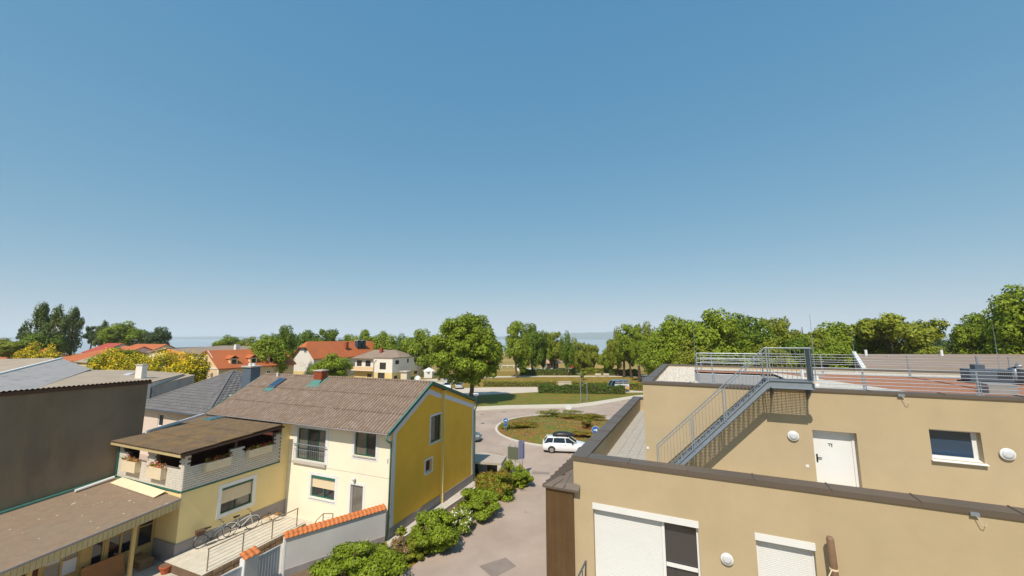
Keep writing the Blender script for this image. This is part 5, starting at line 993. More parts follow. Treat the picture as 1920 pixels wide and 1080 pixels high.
crown_variant('airy1', 14, 44, 8000, 0.045, 'leaf_mid', shape='airy', rmin=0.14, rmax=0.25); crown_variant('oval2', 15, 52, 11000, 0.045, 'leaf_mid', shape='oval', rmin=0.15, rmax=0.28); crown_variant('poplar1', 16, 80, 6000, 0.050, 'leaf_poplar', shape='poplar')
crown_variant('dome1', 17, 74, 15000, 0.043, 'leaf_mid', shape='dome'); crown_variant('poplar2', 18, 70, 6000, 0.055, 'leaf_poplar', shape='poplar')
CM = {}
def crown_obj(key, mt, par):
    if (key, mt) not in CM:
        C, N, s, cl, seed = CROWNS[key]; rs = np.random.RandomState(seed+100); CM[key, mt] = leafmesh('crown', C, N, s*rs.uniform(0.6,1.35,len(C)), mt, rs)
    o = bpy.data.objects.new('crown', CM[key, mt]); COL.objects.link(o); o.parent = par; return o
def trunk_obj(key, par, H, cz, R_, rz_, seed, mt='bark', tr=0.022, rot=0.0, nl=9):
    rs = random.Random(seed); m = MB(); cl = CROWNS[key][3]; r0 = max(0.09, H*tr); top = Vector((0,0,cz)); low = cz-rz_
    bend = Vector((rs.uniform(-1,1)*0.03*H, rs.uniform(-1,1)*0.03*H, 0)); fork = Vector((bend.x, bend.y, max(low*0.9, H*0.16)))
    m.tube([(0,0,-0.05),(bend.x*0.1,bend.y*0.1,0.25*r0*4),fork*0.55,fork,(fork.x*0.6,fork.y*0.6,cz+rz_*0.45)],[r0*1.5,r0*1.05,r0*0.9,r0*0.78,r0*0.2],7)
    ca, sa = math.cos(rot), math.sin(rot)
    for q, r in rs.sample(cl, min(nl, len(cl))):
        e = Vector((R_*(q[0]*ca-q[1]*sa), R_*(q[0]*sa+q[1]*ca), cz+rz_*q[2])); s = fork.lerp(Vector((fork.x*0.7,fork.y*0.7,cz)), rs.uniform(0,0.7)); mid = s.lerp(e,0.5)+Vector((0,0,0.06*H)); m.tube([s,mid,e],[r0*0.42,r0*0.27,r0*0.08],5)
    return m.build('trunk', mt, par, smooth=True)
def tree(label, px, ytop, ybot, wpx, base, leafm, key, seed, depth=None, mt='bark', name='tree', group=None, cat='tree', tr=0.022, zb=0.0):
    """crown centre column px, crown top and bottom rows, crown width in px; base row on the ground or depth"""
    Y = depth if depth else G(px, base).y; a, b = AT(px, ytop, Y), AT(px, ybot, Y); sc = Y/FPX*1.008; R_ = wpx*sc/2; ztop, zbot = a.z, max(b.z, 0.35); cz = (ztop+zbot)/2; rz_ = (ztop-zbot)/2
    rnd = random.Random(seed); rot = rnd.uniform(0,6.28); t = thing(name, label, cat, (a.x, Y, zb), 0.0, group); c = crown_obj(key, leafm, t); c.location = (0,0,cz-zb); c.scale = (R_*1.14,R_*rnd.uniform(0.95,1.2),rz_*(1.32 if key == 'airy1' else 1.12)); c.rotation_euler = (0,0,rot)
    trunk_obj(key, t, ztop, cz-zb, R_, rz_, seed, mt, tr, rot); return t
# the big maple by the road: its own dense crown
def big_tree():
    Y = G(884, 755).y; rs = np.random.RandomState(77); C, N, cl = crown_pts(rs, 190, 50000, 'round', 0.11, 0.20, 0.4, 0.35); CROWNS['maple'] = (C, N, 0.03, cl, 77)
    keep = (C[:,2] > -0.93); C, N = C[keep], N[keep]; a, b = AT(878,589,Y), AT(878,730,Y); R_ = 146*Y/FPX/2; cz, rz_ = (a.z+b.z)/2, (a.z-b.z)/2
    base = AT(884,700,Y); t = thing('maple_tree', 'big round broadleaf tree beside the road behind the mustard gable', 'tree', (base.x,Y,0)); me = leafmesh('crown', C*np.array([R_*1.1,R_*1.05,rz_*1.1]), N, rs.uniform(0.13,0.30,len(C)), 'leaf_mid', rs)
    o = bpy.data.objects.new('crown', me); COL.objects.link(o); o.parent = t; o.location = (a.x-base.x,0,cz+0.2); trunk_obj('maple', t, a.z, cz, R_, rz_, 5, 'bark', 0.030, 0.0, 26)
big_tree()
T = [ # label, px, top, bottom, width, base row, leaf, crown, depth
 ('open-crowned tree with dark trunk in the park lawn', 970, 599, 698, 58, 708, 'leaf_mid', 'oval2', None),
 ('round park tree with straight trunk by the path', 999, 608, 684, 50, 702, 'leaf_deep', 'round2', None),
 ('light green park tree in front of the thatched hut', 1038, 620, 682, 46, 698, 'leaf_olive', 'oval2', None),
 ('slender dark park tree right of the thatched hut', 1063, 625, 694, 30, 704, 'leaf_deep', 'oval1', None),
 ('drooping willow-green tree before the lake gap', 1088, 640, 700, 32, 700, 'leaf_olive', 'oval2', None),
 ('low light green tree at the lake gap', 1112, 645, 694, 30, 699, 'leaf_light', 'oval2', None),
 ('small pale tree right of the lake gap', 1133, 650, 696, 26, 700, 'leaf_light', 'airy1', None),
 ('thin-trunked tree at the edge of the dark grove', 1156, 618, 690, 44, 705, 'leaf_olive', 'oval1', None),
 ('tall tree with several trunks in the grove', 1180, 605, 688, 54, 708, 'leaf_mid', 'oval2', None),
 ('tall grove tree leaning to the flat roof', 1212, 608, 686, 50, 711, 'leaf_olive', 'oval1', None),
 ('dense tree left end of the big tree row behind the flat roof', 1268, 592, 705, 84, None, 'leaf_mid', 'round1', 72),
 ('tallest dense tree of the row behind the pebble roof', 1328, 583, 705, 98, None, 'leaf_mid', 'round2', 70),
 ('dense tree of the row behind the stair top', 1392, 588, 702, 92, None, 'leaf_deep', 'round1', 74),
 ('brownish green tree behind the stair platform', 1447, 592, 702, 78, None, 'leaf_olive', 'oval2', 78),
 ('rounded tree right of the stair platform', 1500, 585, 690, 92, None, 'leaf_olive', 'airy1', 76),
 ('broad low tree behind the lightning rod', 1576, 606, 700, 94, None, 'leaf_mid', 'round2', 82),
 ('tall airy tree with see-through crown over the neighbour roof', 1664, 556, 668, 124, None, 'leaf_olive', 'airy1', 74),
 ('bushy tree under the airy crown', 1640, 628, 700, 84, None, 'leaf_mid', 'round1', 80),
 ('thin tree reaching right of the airy crown', 1742, 608, 690, 62, None, 'leaf_blue', 'airy1', 84),
 ('bright lime bush over the neighbour ridge', 1735, 645, 690, 58, None, 'leaf_light', 'dome1', 70),
 ('rounded tree beside the lake view over the neighbour roof', 1828, 590, 700, 84, None, 'leaf_mid', 'round2', 70),
 ('tall leafy tree at the far end of the neighbour roof', 1922, 534, 700, 124, None, 'leaf_mid', 'round1', 58),
 ('lower tree between the rounded tree and the tall leafy one', 1872, 605, 700, 60, None, 'leaf_deep', 'oval2', 66),
 ('full green tree between hut and round park tree', 1018, 630, 690, 40, None, 'leaf_mid', 'oval2', 132),
 ('golden green tree behind the red awning', 1077, 637, 694, 38, None, 'leaf_olive', 'oval1', 140),
 ('loose green tree in the middle of the lake gap hedge', 1101, 646, 694, 32, None, 'leaf_olive', 'round2', 138),
 ('broad olive tree left of the grove trunks', 1146, 634, 698, 40, None, 'leaf_mid', 'oval2', 126),
 ('wide tree closing the grove beside the flat roof', 1226, 624, 704, 56, None, 'leaf_mid', 'round2', 96),
 ('leafy tree in front of the half-hipped white house', 622, 666, 712, 70, None, 'leaf_mid', 'dome1', 92),
 ('dense chestnut beside the peach dormer house', 506, 628, 712, 64, None, 'leaf_mid', 'round1', 92),
 ('tall dense tree behind the peach dormer house', 531, 612, 700, 48, None, 'leaf_deep', 'round2', 104),
 ('round tree left of the orange half-hip roof', 572, 619, 690, 56, None, 'leaf_deep', 'round1', 165),
 ('tree standing over the ridge of the half-hip roof', 616, 615, 680, 58, None, 'leaf_deep', 'oval2', 150),
 ('small tree behind the right part of the half-hip roof', 650, 628, 680, 36, None, 'leaf_mid', 'round2', 155),
 ('round tree behind the guesthouse chimney', 688, 620, 690, 46, None, 'leaf_mid', 'round2', 142),
 ('dense tree behind the guesthouse roof', 724, 621, 700, 54, None, 'leaf_mid', 'round1', 138),
 ('dense tree between guesthouse and big maple', 784, 619, 712, 64, None, 'leaf_mid', 'round2', 122),
 ('tree at the right end of the guesthouse', 752, 630, 700, 44, None, 'leaf_deep', 'oval1', 136),
 ('far tree left of the lake-side roofs', 430, 631, 668, 52, None, 'leaf_mid', 'dome1', 190),
 ('far tree between the lake view and the chestnut', 470, 634, 672, 40, None, 'leaf_olive', 'dome1', 180),
 ('pale tree showing behind the left flank of the big maple', 826, 602, 690, 44, None, 'leaf_olive', 'airy1', 110),
 ('dark tree right of the white tank', 297, 614, 662, 40, None, 'leaf_blue', 'round2', 165),
 ('wide bright tree mass over the orange village roof', 236, 606, 655, 66, None, 'leaf_mid', 'dome1', 175),
 ('narrow tree left of the wide bright village tree', 196, 606, 655, 26, None, 'leaf_poplar', 'poplar2', 178),
 ('lone small dark tree right of the poplars', 173, 610, 645, 20, None, 'leaf_blue', 'oval2', 190),
 ('tiny dark tree on the far shore left of the poplars', 45, 612, 645, 18, None, 'leaf_blue', 'oval2', 190),
 ('tall ragged poplar, leftmost of the poplar group', 80, 576, 664, 46, None, 'leaf_poplar', 'poplar1', 135),
 ('broad poplar in the middle of the poplar group', 112, 581, 668, 44, None, 'leaf_poplar', 'poplar2', 132),
 ('thin upright poplar on the village side of the group', 140, 583, 660, 32, None, 'leaf_poplar', 'poplar1', 138),
 ('dark underwood tree at the foot of the poplars', 86, 622, 672, 66, None, 'leaf_deep', 'round1', 130),
 ('yellow-green bushy tree left of the poplars', 40, 640, 672, 62, None, 'leaf_light', 'dome1', 125),
 ('olive bushy tree at the village edge', 8, 636, 664, 50, None, 'leaf_olive', 'dome1', 150),
 ('dark green tree rising behind the yellow flowering shrubs', 226, 656, 706, 84, None, 'leaf_mid', 'dome1', 86),
 ('dark small tree before the restaurant windows', 385, 658, 700, 30, None, 'leaf_deep', 'oval2', 92),
]
for i, (lab, px, yt, yb, w_, base, lf, key, dep) in enumerate(T): tree(lab, px, yt, yb, w_, base, lf, key, 200+i, dep, 'bark_dark' if 1130 < px < 1230 else 'bark')
T2 = []
rnd = random.Random(21)
UN = ['understorey bush behind the pebble roof edge','understorey bush left of the guard rail end','understorey bush behind the short guard rail','understorey bush behind the stair handrail','understorey bush behind the stair platform','understorey bush right of the platform panel','understorey bush left of the white verge']
for i, px in enumerate((1235,1285,1340,1395,1445,1500,1560)): tree(UN[i], px, 640+rnd.uniform(-6,6), 712, 78, None, ('leaf_mid','leaf_olive','leaf_deep')[i % 3], 'dome1', 350+i, 66+rnd.uniform(-4,10), name='understorey_bush', cat='bush')
# extra bare trunks seen in the grove
for i, (px, base, dpx, lab) in enumerate(((1167,707,3,'pale slim trunk in the grove'),(1196,716,8,'thick dark trunk in the grove with high crown'))):
    tree(lab, px, 622, 680, 34, base, 'leaf_mid', 'oval2', 300+i, None, 'bark_dark', tr=0.03)
sp = tree('small yellowish sapling on the park lawn', 1093, 690, 709, 16, 713, 'leaf_light', 'oval2', 310)
# flowering shrubs: green with yellow blossom outside
def shrub(name, label, p, r, h, leafm, seed, n=2600, ls=0.09, accent=None, cat='shrub', group=None, nclump=26, elong=(1,1), frac=0.3, z0=0.0, rz=0.0):
    rs = np.random.RandomState(seed); C, N, cl = crown_pts(rs, nclump, n, 'dome', 0.16, 0.30, 0.5, 0.35); C = C*np.array([r*elong[0],r*elong[1],h*0.62])+np.array([0,0,h*0.45]); C[:,2] = np.maximum(C[:,2], 0.03+0.1*rs.rand(n)*h)
    t = thing(name, label, cat, (p[0],p[1],z0), rz, group); me = leafmesh('foliage', C, N, rs.uniform(0.6,1.3,n)*ls, leafm, rs); o = bpy.data.objects.new('foliage', me); COL.objects.link(o); o.parent = t
    if accent:
        k = rs.rand(n) < frac; zz = C[:,2]/h; k &= (zz > 0.3); Ca = C[k]*np.array([1.05,1.05,1.06]); me = leafmesh('blossom', Ca, N[k], rs.uniform(0.6,1.2,k.sum())*ls*1.05, accent, rs); o = bpy.data.objects.new('blossom', me); COL.objects.link(o); o.parent = t
    m = MB(); rr = random.Random(seed)
    for k in range(6): a = rr.uniform(0,6.28); m.tube([(0.05*math.cos(a),0.05*math.sin(a),0),(r*0.5*elong[0]*math.cos(a),r*0.5*elong[1]*math.sin(a),h*0.6)],[0.03,0.01],5)
    m.build('stems', 'bark', t); return t
for i, (px, Y, wpx, yt, lab) in enumerate(((212,76,70,668,'yellow flowering shrub tree by the workshop roof'),(262,74,80,668,'yellow flowering shrub tree behind the pale chimney'),(318,72,88,666,'widest yellow flowering shrub tree below the restaurant sign'),(360,70,60,672,'yellow flowering shrub tree next to the peach gable'),(66,100,46,654,'low yellow flowering bush at the barn'),(92,98,40,656,'low yellow flowering bush left of the cream house'))):
    q = AT(px, yt, Y); shrub('flowering_shrub', lab, (q.x,Y), wpx*Y/FPX/2*1.2, q.z*1.02, 'leaf_olive', 400+i, 10000, 0.165, 'leaf_yellow', 'shrub', 'yellow flowering shrubs in the village', 90, frac=0.6)
# hedges: clipped boxes of leaves
def hedge(label, a, b, wdt, h, leafm, seed, ls=0.14, dens=34):
    a, b = Vector(a), Vector(b); d = b-a; L = d.length; rs = np.random.RandomState(seed); n = int((L*(2*h+wdt)+2*wdt*h)*dens); f = rs.rand(n); C = np.zeros((n,3)); N = np.zeros((n,3)); u = rs.rand(n)*L; per = 2*h+wdt; s = f*per
    k1, k2 = s < h, (s >= h) & (s < h+wdt); k3 = s >= h+wdt
    C[:,0] = u; C[k1,1] = -wdt/2; C[k1,2] = s[k1]; N[k1,1] = -1; C[k2,1] = s[k2]-h-wdt/2; C[k2,2] = h; N[k2,2] = 1; C[k3,1] = wdt/2; C[k3,2] = s[k3]-h-wdt; N[k3,1] = 1
    wob = 0.10*np.sin(u*1.1)+0.07*np.sin(u*3.3+1); C[:,2] *= 1+wob*0.6; C += rs.normal(size=(n,3))*[0.05,0.09,0.07]; C[:,1] *= 1+wob*0.5; C[:,2] = np.maximum(C[:,2],0.03); N += rs.normal(size=(n,3))*0.5
    t = thing('hedge', label, 'hedge', (a.x,a.y,0), math.atan2(d.y,d.x), 'clipped hedges around the car park'); me = leafmesh('foliage', C, N, rs.uniform(0.6,1.3,n)*ls, leafm, rs); o = bpy.data.objects.new('foliage', me); COL.objects.link(o); o.parent = t
    m = MB(); m.box(0.1,L-0.1,-wdt/2+0.12,wdt/2-0.12,0,h-0.14); m.build('twigs', 'bark_dark', t)
hedge('long low hedge along the far side of the car park, left of the gap', G(906,724.5), G(1043,725), 1.2, 1.15, 'leaf_olive', 1)
hedge('long low hedge along the far side of the car park, right of the gap', G(1073,726), G(1165,728.5), 1.2, 1.25, 'leaf_olive', 2)
hedge('dark green hedge in front of the parked van', G(1009,736.5), G(1172,738.5), 1.6, 1.6, 'leaf_hedge', 3, 0.15, 46)
hedge('short hedge right of the parked van', G(1177,731), G(1212,733), 1.2, 1.5, 'leaf_olive', 4)
hedge('shaded hedge behind the park trees below the thatched hut', G(975,703), G(1060,703), 1.6, 1.7, 'leaf_deep', 5, 0.2, 24)
hedge('hedge piece right of the thatched hut', G(1067,703), G(1083,703), 1.6, 1.7, 'leaf_hedge', 6, 0.2, 24)
hedge('clipped hedge right of the sapling', G(1098,701.5), G(1142,702), 1.6, 1.9, 'leaf_olive', 7, 0.2, 24)
hedge('dark hedge behind the grove trunks', G(1143,704), G(1196,705), 1.6, 1.9, 'leaf_deep', 8, 0.2, 24)
hedge('low hedge by the guesthouse side wall', G(752,717), G(775,714), 1.2, 1.2, 'leaf_hedge', 9)
# shrubs along the street, from the garden wall to the sign
def street(px, py): return G(px, py)
SH = [('spreading green bush at the foot of the grey garden wall', (670,1088), 2.0, 1.45, 'leaf_mid', None, 9000, 0.085, (1.2,0.85)),
 ('greyish dry lavender clump beside the downpipe', (748,1054), 0.75, 1.15, 'leaf_dry', 'leaf_rust', 3200, 0.05, (1,1)),
 ('pale green bush between lavender and tall bush', (778,1046), 0.8, 1.1, 'leaf_olive', None, 3200, 0.07, (1,1)),
 ('tall dark green bush against the mustard gable', (814,1030), 1.5, 2.05, 'leaf_mid', None, 9000, 0.085, (1,1.0)),
 ('white flowering rose bush in the street bed', (862,996), 1.0, 1.2, 'leaf_mid', 'petal_white', 4200, 0.07, (1,1.1)),
 ('rounded green bush with rusty tips in the street bed', (897,966), 1.6, 1.55, 'leaf_mid', None, 8000, 0.085, (1,1)),
 ('dense green bush with rusty side near the bin shelter', (931,932), 1.65, 1.75, 'leaf_mid', 'leaf_rust', 8000, 0.09, (1,1)),
 ('pointed clipped yew beside the traffic sign', (953,907), 0.75, 1.75, 'leaf_light', None, 4000, 0.07, (1,1)),
 ('low loose green bush under the traffic sign', (976,912), 1.15, 1.3, 'leaf_mid', None, 5000, 0.09, (1,1)),
 ('small weed tuft at the gable foot', (752,1005), 0.4, 0.5, 'leaf_light', None, 600, 0.07, (1,1))]
for i, (lab, q, r, h, lf, acc, n, ls, el) in enumerate(SH):
    p = street(*q); shrub('street_shrub', lab, p, r, h, lf, 500+i, int(n*1.8), ls*0.78, acc, 'shrub', None, 46, el, 0.12 if acc == 'petal_white' else 0.28)
# plants on the roundabout
for i, (px, py, r, h, lf, acc, el, lab) in enumerate(((972,802,2.6,0.7,'leaf_olive','leaf_rust',(1.25,0.5),'low planted wedge at the tip of the roundabout'),(1050,783.5,3.2,1.1,'leaf_light','leaf_dry',(1.3,0.35),'tall grassy planting on the far side of the roundabout'),(1095,789,2.6,0.8,'leaf_olive','leaf_rust',(1.3,0.4),'rusty grassy planting on the right rear of the roundabout'),(1101,806,0.9,1.1,'leaf_rust','leaf_deep',(1,1),'dark reddish bush near the right edge of the roundabout'),(1092,820,2.0,0.55,'leaf_rust','leaf_olive',(1.3,0.5),'low rusty planting behind the white car'))):
    p = G(px, py, 0.3); shrub('roundabout_plant', lab, p, r, h, lf, 600+i, 7000, 0.06, acc, 'shrub', None, 30, el, 0.35, max(0.1, island_z(p.x,p.y)-0.02), -R(10))
# rough grass tufts on the island
rs = np.random.RandomState(8); n = 5000; a = rs.rand(n)*6.283; r = (IR-0.4)*np.sqrt(rs.rand(n)); x, y = IC.x+r*np.cos(a), IC.y+r*np.sin(a); z = 0.11+0.44*(1-(r/(IR-0.3))**2)
C = np.stack([x,y,z+0.04],1); N = rs.normal(size=(n,3))*[1,1,0.3]; me = leafmesh('grass_tufts', C, N, rs.uniform(0.05,0.12,n), 'leaf_dry', rs, 0.35); o = bpy.data.objects.new('grass_tufts', me); COL.objects.link(o); stuff(o); tag(o, 'rough dry grass growing on the roundabout island', 'grass')
# ================================================================ haze
hz = MB().box(-24000,24000,-260,24000,-1.0,420).build('haze', None); hm = bpy.data.materials.new('haze'); hm.use_nodes = True; hn = hm.node_tree.nodes; hn.remove(hn['Principled BSDF']); pv = hn.new('ShaderNodeVolumePrincipled'); pv.inputs['Color'].default_value = (0.92,0.955,1.0,1); pv.inputs['Density'].default_value = 0.00011; hm.node_tree.links.new(pv.outputs[0], hn['Material Output'].inputs['Volume']); hz.data.materials.append(hm); stuff(hz); tag(hz, 'pale summer haze hanging over lake and village', 'haze')
# ================================================================ vehicles
def loft(m, secs):
    """closed loft through equal-length point rings"""
    n = len(secs[0]); k = len(m.v)
    vs = [p for s in secs for p in s]; fs = [(i*n+j, i*n+(j+1) % n, (i+1)*n+(j+1) % n, (i+1)*n+j) for i in range(len(secs)-1) for j in range(n)]
    fs += [tuple(range(n))[::-1], tuple(range((len(secs)-1)*n, len(secs)*n))]; m.add(vs, fs)
def car(name, label, p, rz, paint, kind='wagon', L=4.7, W=1.82, Hh=1.48, roofbox=False, group=None):
    t = thing(name, label, 'car' if name != 'van' else 'van', (p[0],p[1],0.013), rz, group); h = L/2
    # x, bottom, belt height, half width at sill, at belt
    if kind == 'wagon': st = [(-h,0.42,0.92,0.72,0.74),(-h+0.12,0.28,0.98,0.84,0.82),(-h+0.7,0.22,1.0,0.90,0.87),(-0.2,0.20,0.98,0.91,0.88),(h-1.55,0.20,0.96,0.91,0.87),(h-1.1,0.22,0.90,0.90,0.82),(h-0.35,0.24,0.78,0.86,0.74),(h-0.06,0.30,0.66,0.74,0.64),(h,0.36,0.58,0.66,0.58)]; gr = [(-h+0.10,-h+0.52),(h-1.25,h-2.05)]
    elif kind == 'hatch': st = [(-h,0.40,0.90,0.70,0.72),(-h+0.1,0.28,0.96,0.82,0.80),(-h+0.6,0.22,0.98,0.86,0.84),(0,0.20,0.96,0.87,0.85),(h-1.35,0.20,0.94,0.87,0.84),(h-0.95,0.22,0.88,0.86,0.79),(h-0.3,0.24,0.76,0.82,0.70),(h-0.05,0.30,0.64,0.70,0.60),(h,0.36,0.56,0.62,0.55)]; gr = [(-h+0.08,-h+0.45),(h-1.1,h-1.85)]
    else: st = [(-h,0.40,1.30,0.86,0.90),(-h+0.06,0.32,1.32,0.93,0.95),(0,0.26,1.32,0.96,0.96),(h-1.6,0.26,1.28,0.96,0.94),(h-1.0,0.28,1.18,0.95,0.90),(h-0.3,0.30,0.98,0.90,0.80),(h,0.38,0.80,0.80,0.70)]; gr = [(-h+0.02,-h+0.10),(h-0.85,h-1.65)]
    m = MB(); loft(m, [[(x,-ws,zb),(x,-ws*1.02,zb+(zt-zb)*0.45),(x,-wb,zt),(x,-wb*0.6,zt+0.03),(x,wb*0.6,zt+0.03),(x,wb,zt),(x,ws*1.02,zb+(zt-zb)*0.45),(x,ws,zb)] for x, zb, zt, ws, wb in st]); m.build('body', paint, t, smooth=True).modifiers.new('b','BEVEL').width = 0.03
    (xb0, xb1), (xf0, xf1) = gr; zb = 0.96 if kind != 'van' else 1.28; wr, wb = W*0.36, W*0.465
    m = MB(); A_ = [(xb0,-wb,zb),(xf0,-wb*0.97,zb-0.02),(xf0,wb*0.97,zb-0.02),(xb0,wb,zb)]; B_ = [(xb1,-wr,Hh-0.05),(xf1,-wr,Hh-0.04),(xf1,wr,Hh-0.04),(xb1,wr,Hh-0.05)]; loft(m, [A_, B_]); m.build('windows', 'glass', t)
    m = MB(); loft(m, [[(x,-w_,z),(x,w_,z),(x,w_*0.8,z+0.05),(x,-w_*0.8,z+0.05)] for x, w_, z in ((xb1-0.06,wr,Hh-0.08),(xb1+0.1,wr+0.03,Hh-0.05),((xb1+xf1)/2,wr+0.04,Hh-0.03),(xf1-0.1,wr+0.02,Hh-0.05),(xf1+0.05,wr,Hh-0.08))]); m.build('roof', paint, t, smooth=True)
    for s in (-1, 1):
        for xa, xc in ((xb0+0.03,xb1-0.03),(xf0-0.02,xf1+0.0),((xb0+xb1)/2+(0.75 if kind != 'van' else 1.3),xb1+(0.62 if kind != 'van' else 1.2)),(-0.02,-0.10)):
            m = MB(); m.beam((xa,s*wb*0.985,zb),(xc,s*(wr+0.01),Hh-0.05),0.07,0.05); m.build('pillar', paint, t)
        MB().box(xf0-0.55,xf0-0.38,s*0.93-0.09,s*0.93+0.09,zb+0.02,zb+0.14).build('mirror', 'black_plastic', t)
        MB().box(-0.15,0.05,s*(W/2*0.985)-0.012,s*(W/2*0.985)+0.012,0.80,0.83).build('door_handle', 'chrome', t)
        MB().prism([(h-0.38,s*0.60,0.66),(h-0.06,s*0.52,0.60),(h-0.10,s*0.66,0.60),(h-0.42,s*0.78,0.66)],(0,0,0.11)).build('headlight', 'headlight', t); MB().box(-h-0.012,-h+0.10,s*0.60-0.12,s*0.60+0.12,0.72,0.90).build('taillight', 'taillight', t)
        for x in (-h+0.92,h-0.88):
            y0 = s*(W/2-0.20); m = MB(); m.tube([(x,y0,0.32),(x,y0+s*0.22,0.32)],0.325,20); wl_ = m.build('wheel', 'rubber', t); MB().tube([(x,y0+s*0.20,0.32),(x,y0+s*0.235,0.32)],0.21,14).build('rim', 'chrome', wl_)
            m = MB(); n_ = 12; m.add([(x+0.39*math.cos(math.pi*k/n_),s*(W/2+0.004),0.32+0.39*math.sin(math.pi*k/n_)) for k in range(n_+1)]+[(x+0.325*math.cos(math.pi*k/n_),s*(W/2+0.004),0.32+0.325*math.sin(math.pi*k/n_)) for k in range(n_+1)], [(k,k+1,n_+2+k,n_+1+k) for k in range(n_)]); m.build('wheel_arch', 'black_plastic', t)
    MB().box(-h+0.2,h-0.25,-0.72,0.72,0.12,0.26).build('underbody', 'rubber', t)
    if roofbox:
        for x in (-0.9,0.15): MB().box(x-0.03,x+0.03,-0.62,0.62,Hh+0.02,Hh+0.06).build('roof_bar', 'black_plastic', t)
        m = MB(); secs = []
        for x, w_, hh_ in ((-1.35,0.25,0.10),(-1.2,0.40,0.26),(-0.6,0.44,0.36),(0.2,0.42,0.34),(0.75,0.32,0.20),(0.95,0.18,0.06)): secs.append([(x,-w_,Hh+0.07),(x,-w_*0.95,Hh+0.07+hh_*0.6),(x,-w_*0.6,Hh+0.07+hh_),(x,w_*0.6,Hh+0.07+hh_),(x,w_*0.95,Hh+0.07+hh_*0.6),(x,w_,Hh+0.07)])
        loft(m, secs); m.build('roof_box', 'black_plastic', t, smooth=True)
    return t
p = G(1061, 846); car('car', 'white estate car with black roof box driving round the roundabout', p, R(-6), 'car_white', 'wagon', 4.75, 1.84, 1.48, True)
p = G(868, 826); car('car', 'dark grey car half hidden behind the mustard gable', p, R(-8), 'car_grey', 'hatch', 4.2, 1.78, 1.46)
p = G(860, 728); car('car', 'silver car parked by the bushes with its rear to the road', p, R(100), 'car_silver', 'hatch', 4.2, 1.78, 1.46)
p = G(838, 728.5); car('car', 'white car parked beside the dark post', p, R(-75), 'car_white', 'hatch', 4.1, 1.76, 1.48)
p = G(1215, 714); car('car', 'dark car parked under the grove next to the flat roof', p, R(12), 'car_grey', 'wagon', 4.6, 1.8, 1.45)
p = G(1156, 734); vn = car('van', 'blue and white delivery van with pink lettering parked behind the hedge', p, R(186), 'van_blue', 'van', 5.2, 1.98, 2.45)
for s in (-1, 1): MB().box(-2.55,0.75,s*0.985-0.008,s*0.985+0.008,0.55,1.75).build('side_panel', 'van_white', vn); m = MB(); [m.box(-2.2+0.24*k,-2.05+0.24*k,s*0.996-0.006,s*0.996+0.006,1.15,1.15+0.16+0.06*(k % 3)) for k in range(8)]; m.build('print', 'pink_print', vn); MB().box(-2.5,-1.8,s*0.997-0.006,s*0.997+0.006,0.6,1.08).build('print', 'orange_print', vn); MB().box(-2.5,0.6,s*0.93-0.008,s*0.93+0.008,2.05,2.15).build('stripe', 'white', vn)
# ================================================================ signs, lamps, street furniture
def round_sign(label, px, py, zb, hgt, face, r=0.3, tilt=0.0, two=False):
    q = G(px, py, zb); t = thing('traffic_sign', label, 'traffic sign', (q.x,q.y,zb), tilt); 
    for x in ((-0.12,0.12) if two else (0,)): MB().tube([(x,0,0),(x,0,hgt)],0.03,8).build('post', 'galv', t)
    MB().tube([(0,-0.035,hgt-r),(0,-0.05,hgt-r)],r,20).build('plate', face, t); MB().tube([(0,-0.033,hgt-r),(0,-0.036,hgt-r)],r*1.08,20).build('rim', 'sign_white', t)
    m = MB(); m.prism([(-r*0.55,-0.056,hgt-r-r*0.16),(r*0.1,-0.056,hgt-r-r*0.16),(r*0.1,-0.056,hgt-r-r*0.45),(r*0.62,-0.056,hgt-r),(r*0.1,-0.056,hgt-r+r*0.45),(r*0.1,-0.056,hgt-r+r*0.16),(-r*0.55,-0.056,hgt-r+r*0.16)],(0,0.005,0)); 
    if face == 'sign_blue': m.build('arrow', 'sign_white', t)
    return t
t = round_sign('blue arrow sign on twin posts at the tip of the roundabout', 948, 808, 0.2, 1.55, 'sign_blue', 0.30, 0.0, True)
MB().tube([(0,-0.035,0.72),(0,-0.05,0.72)],0.2,16).build('lower_plate', 'sign_blue', t)
round_sign('blue arrow sign by the parapet edge of the roundabout', 1117, 822, 0.2, 1.35, 'sign_blue', 0.42)
round_sign('round white sign on the far side of the roundabout', 1066, 777, 0.0, 1.35, 'sign_white', 0.42)
q = G(968, 893); t = thing('direction_sign', 'two sign boards on posts seen from behind above the yew', 'sign', (q.x,q.y,0), R(-20))
for x in (-0.55,-0.1,0.55): MB().tube([(x,0,0),(x,0,2.55 if x < 0.5 else 2.9)],0.03,8).build('post', 'galv', t)
MB().box(-0.75,0.2,-0.06,-0.03,1.35,2.35).build('board', 'sign_back', t); MB().prism([(0.22,-0.05,1.4),(0.62,0.35,1.4),(0.64,0.33,1.4),(0.24,-0.07,1.4)],(0,0,1.5)).build('board', 'sign_violet', t)
q = G(886, 756); t = thing('street_sign', 'small blue and white street name sign at the eave', 'sign', (q.x+0.9,q.y-3,0)); MB().tube([(0,0,0),(0,0,2.6)],0.03,8).build('post', 'galv', t); MB().box(-0.45,0.45,-0.05,-0.03,1.75,1.95).build('board', 'sign_violet', t); MB().box(-0.5,0.4,-0.05,-0.03,2.0,2.2).build('board', 'sign_white', t)
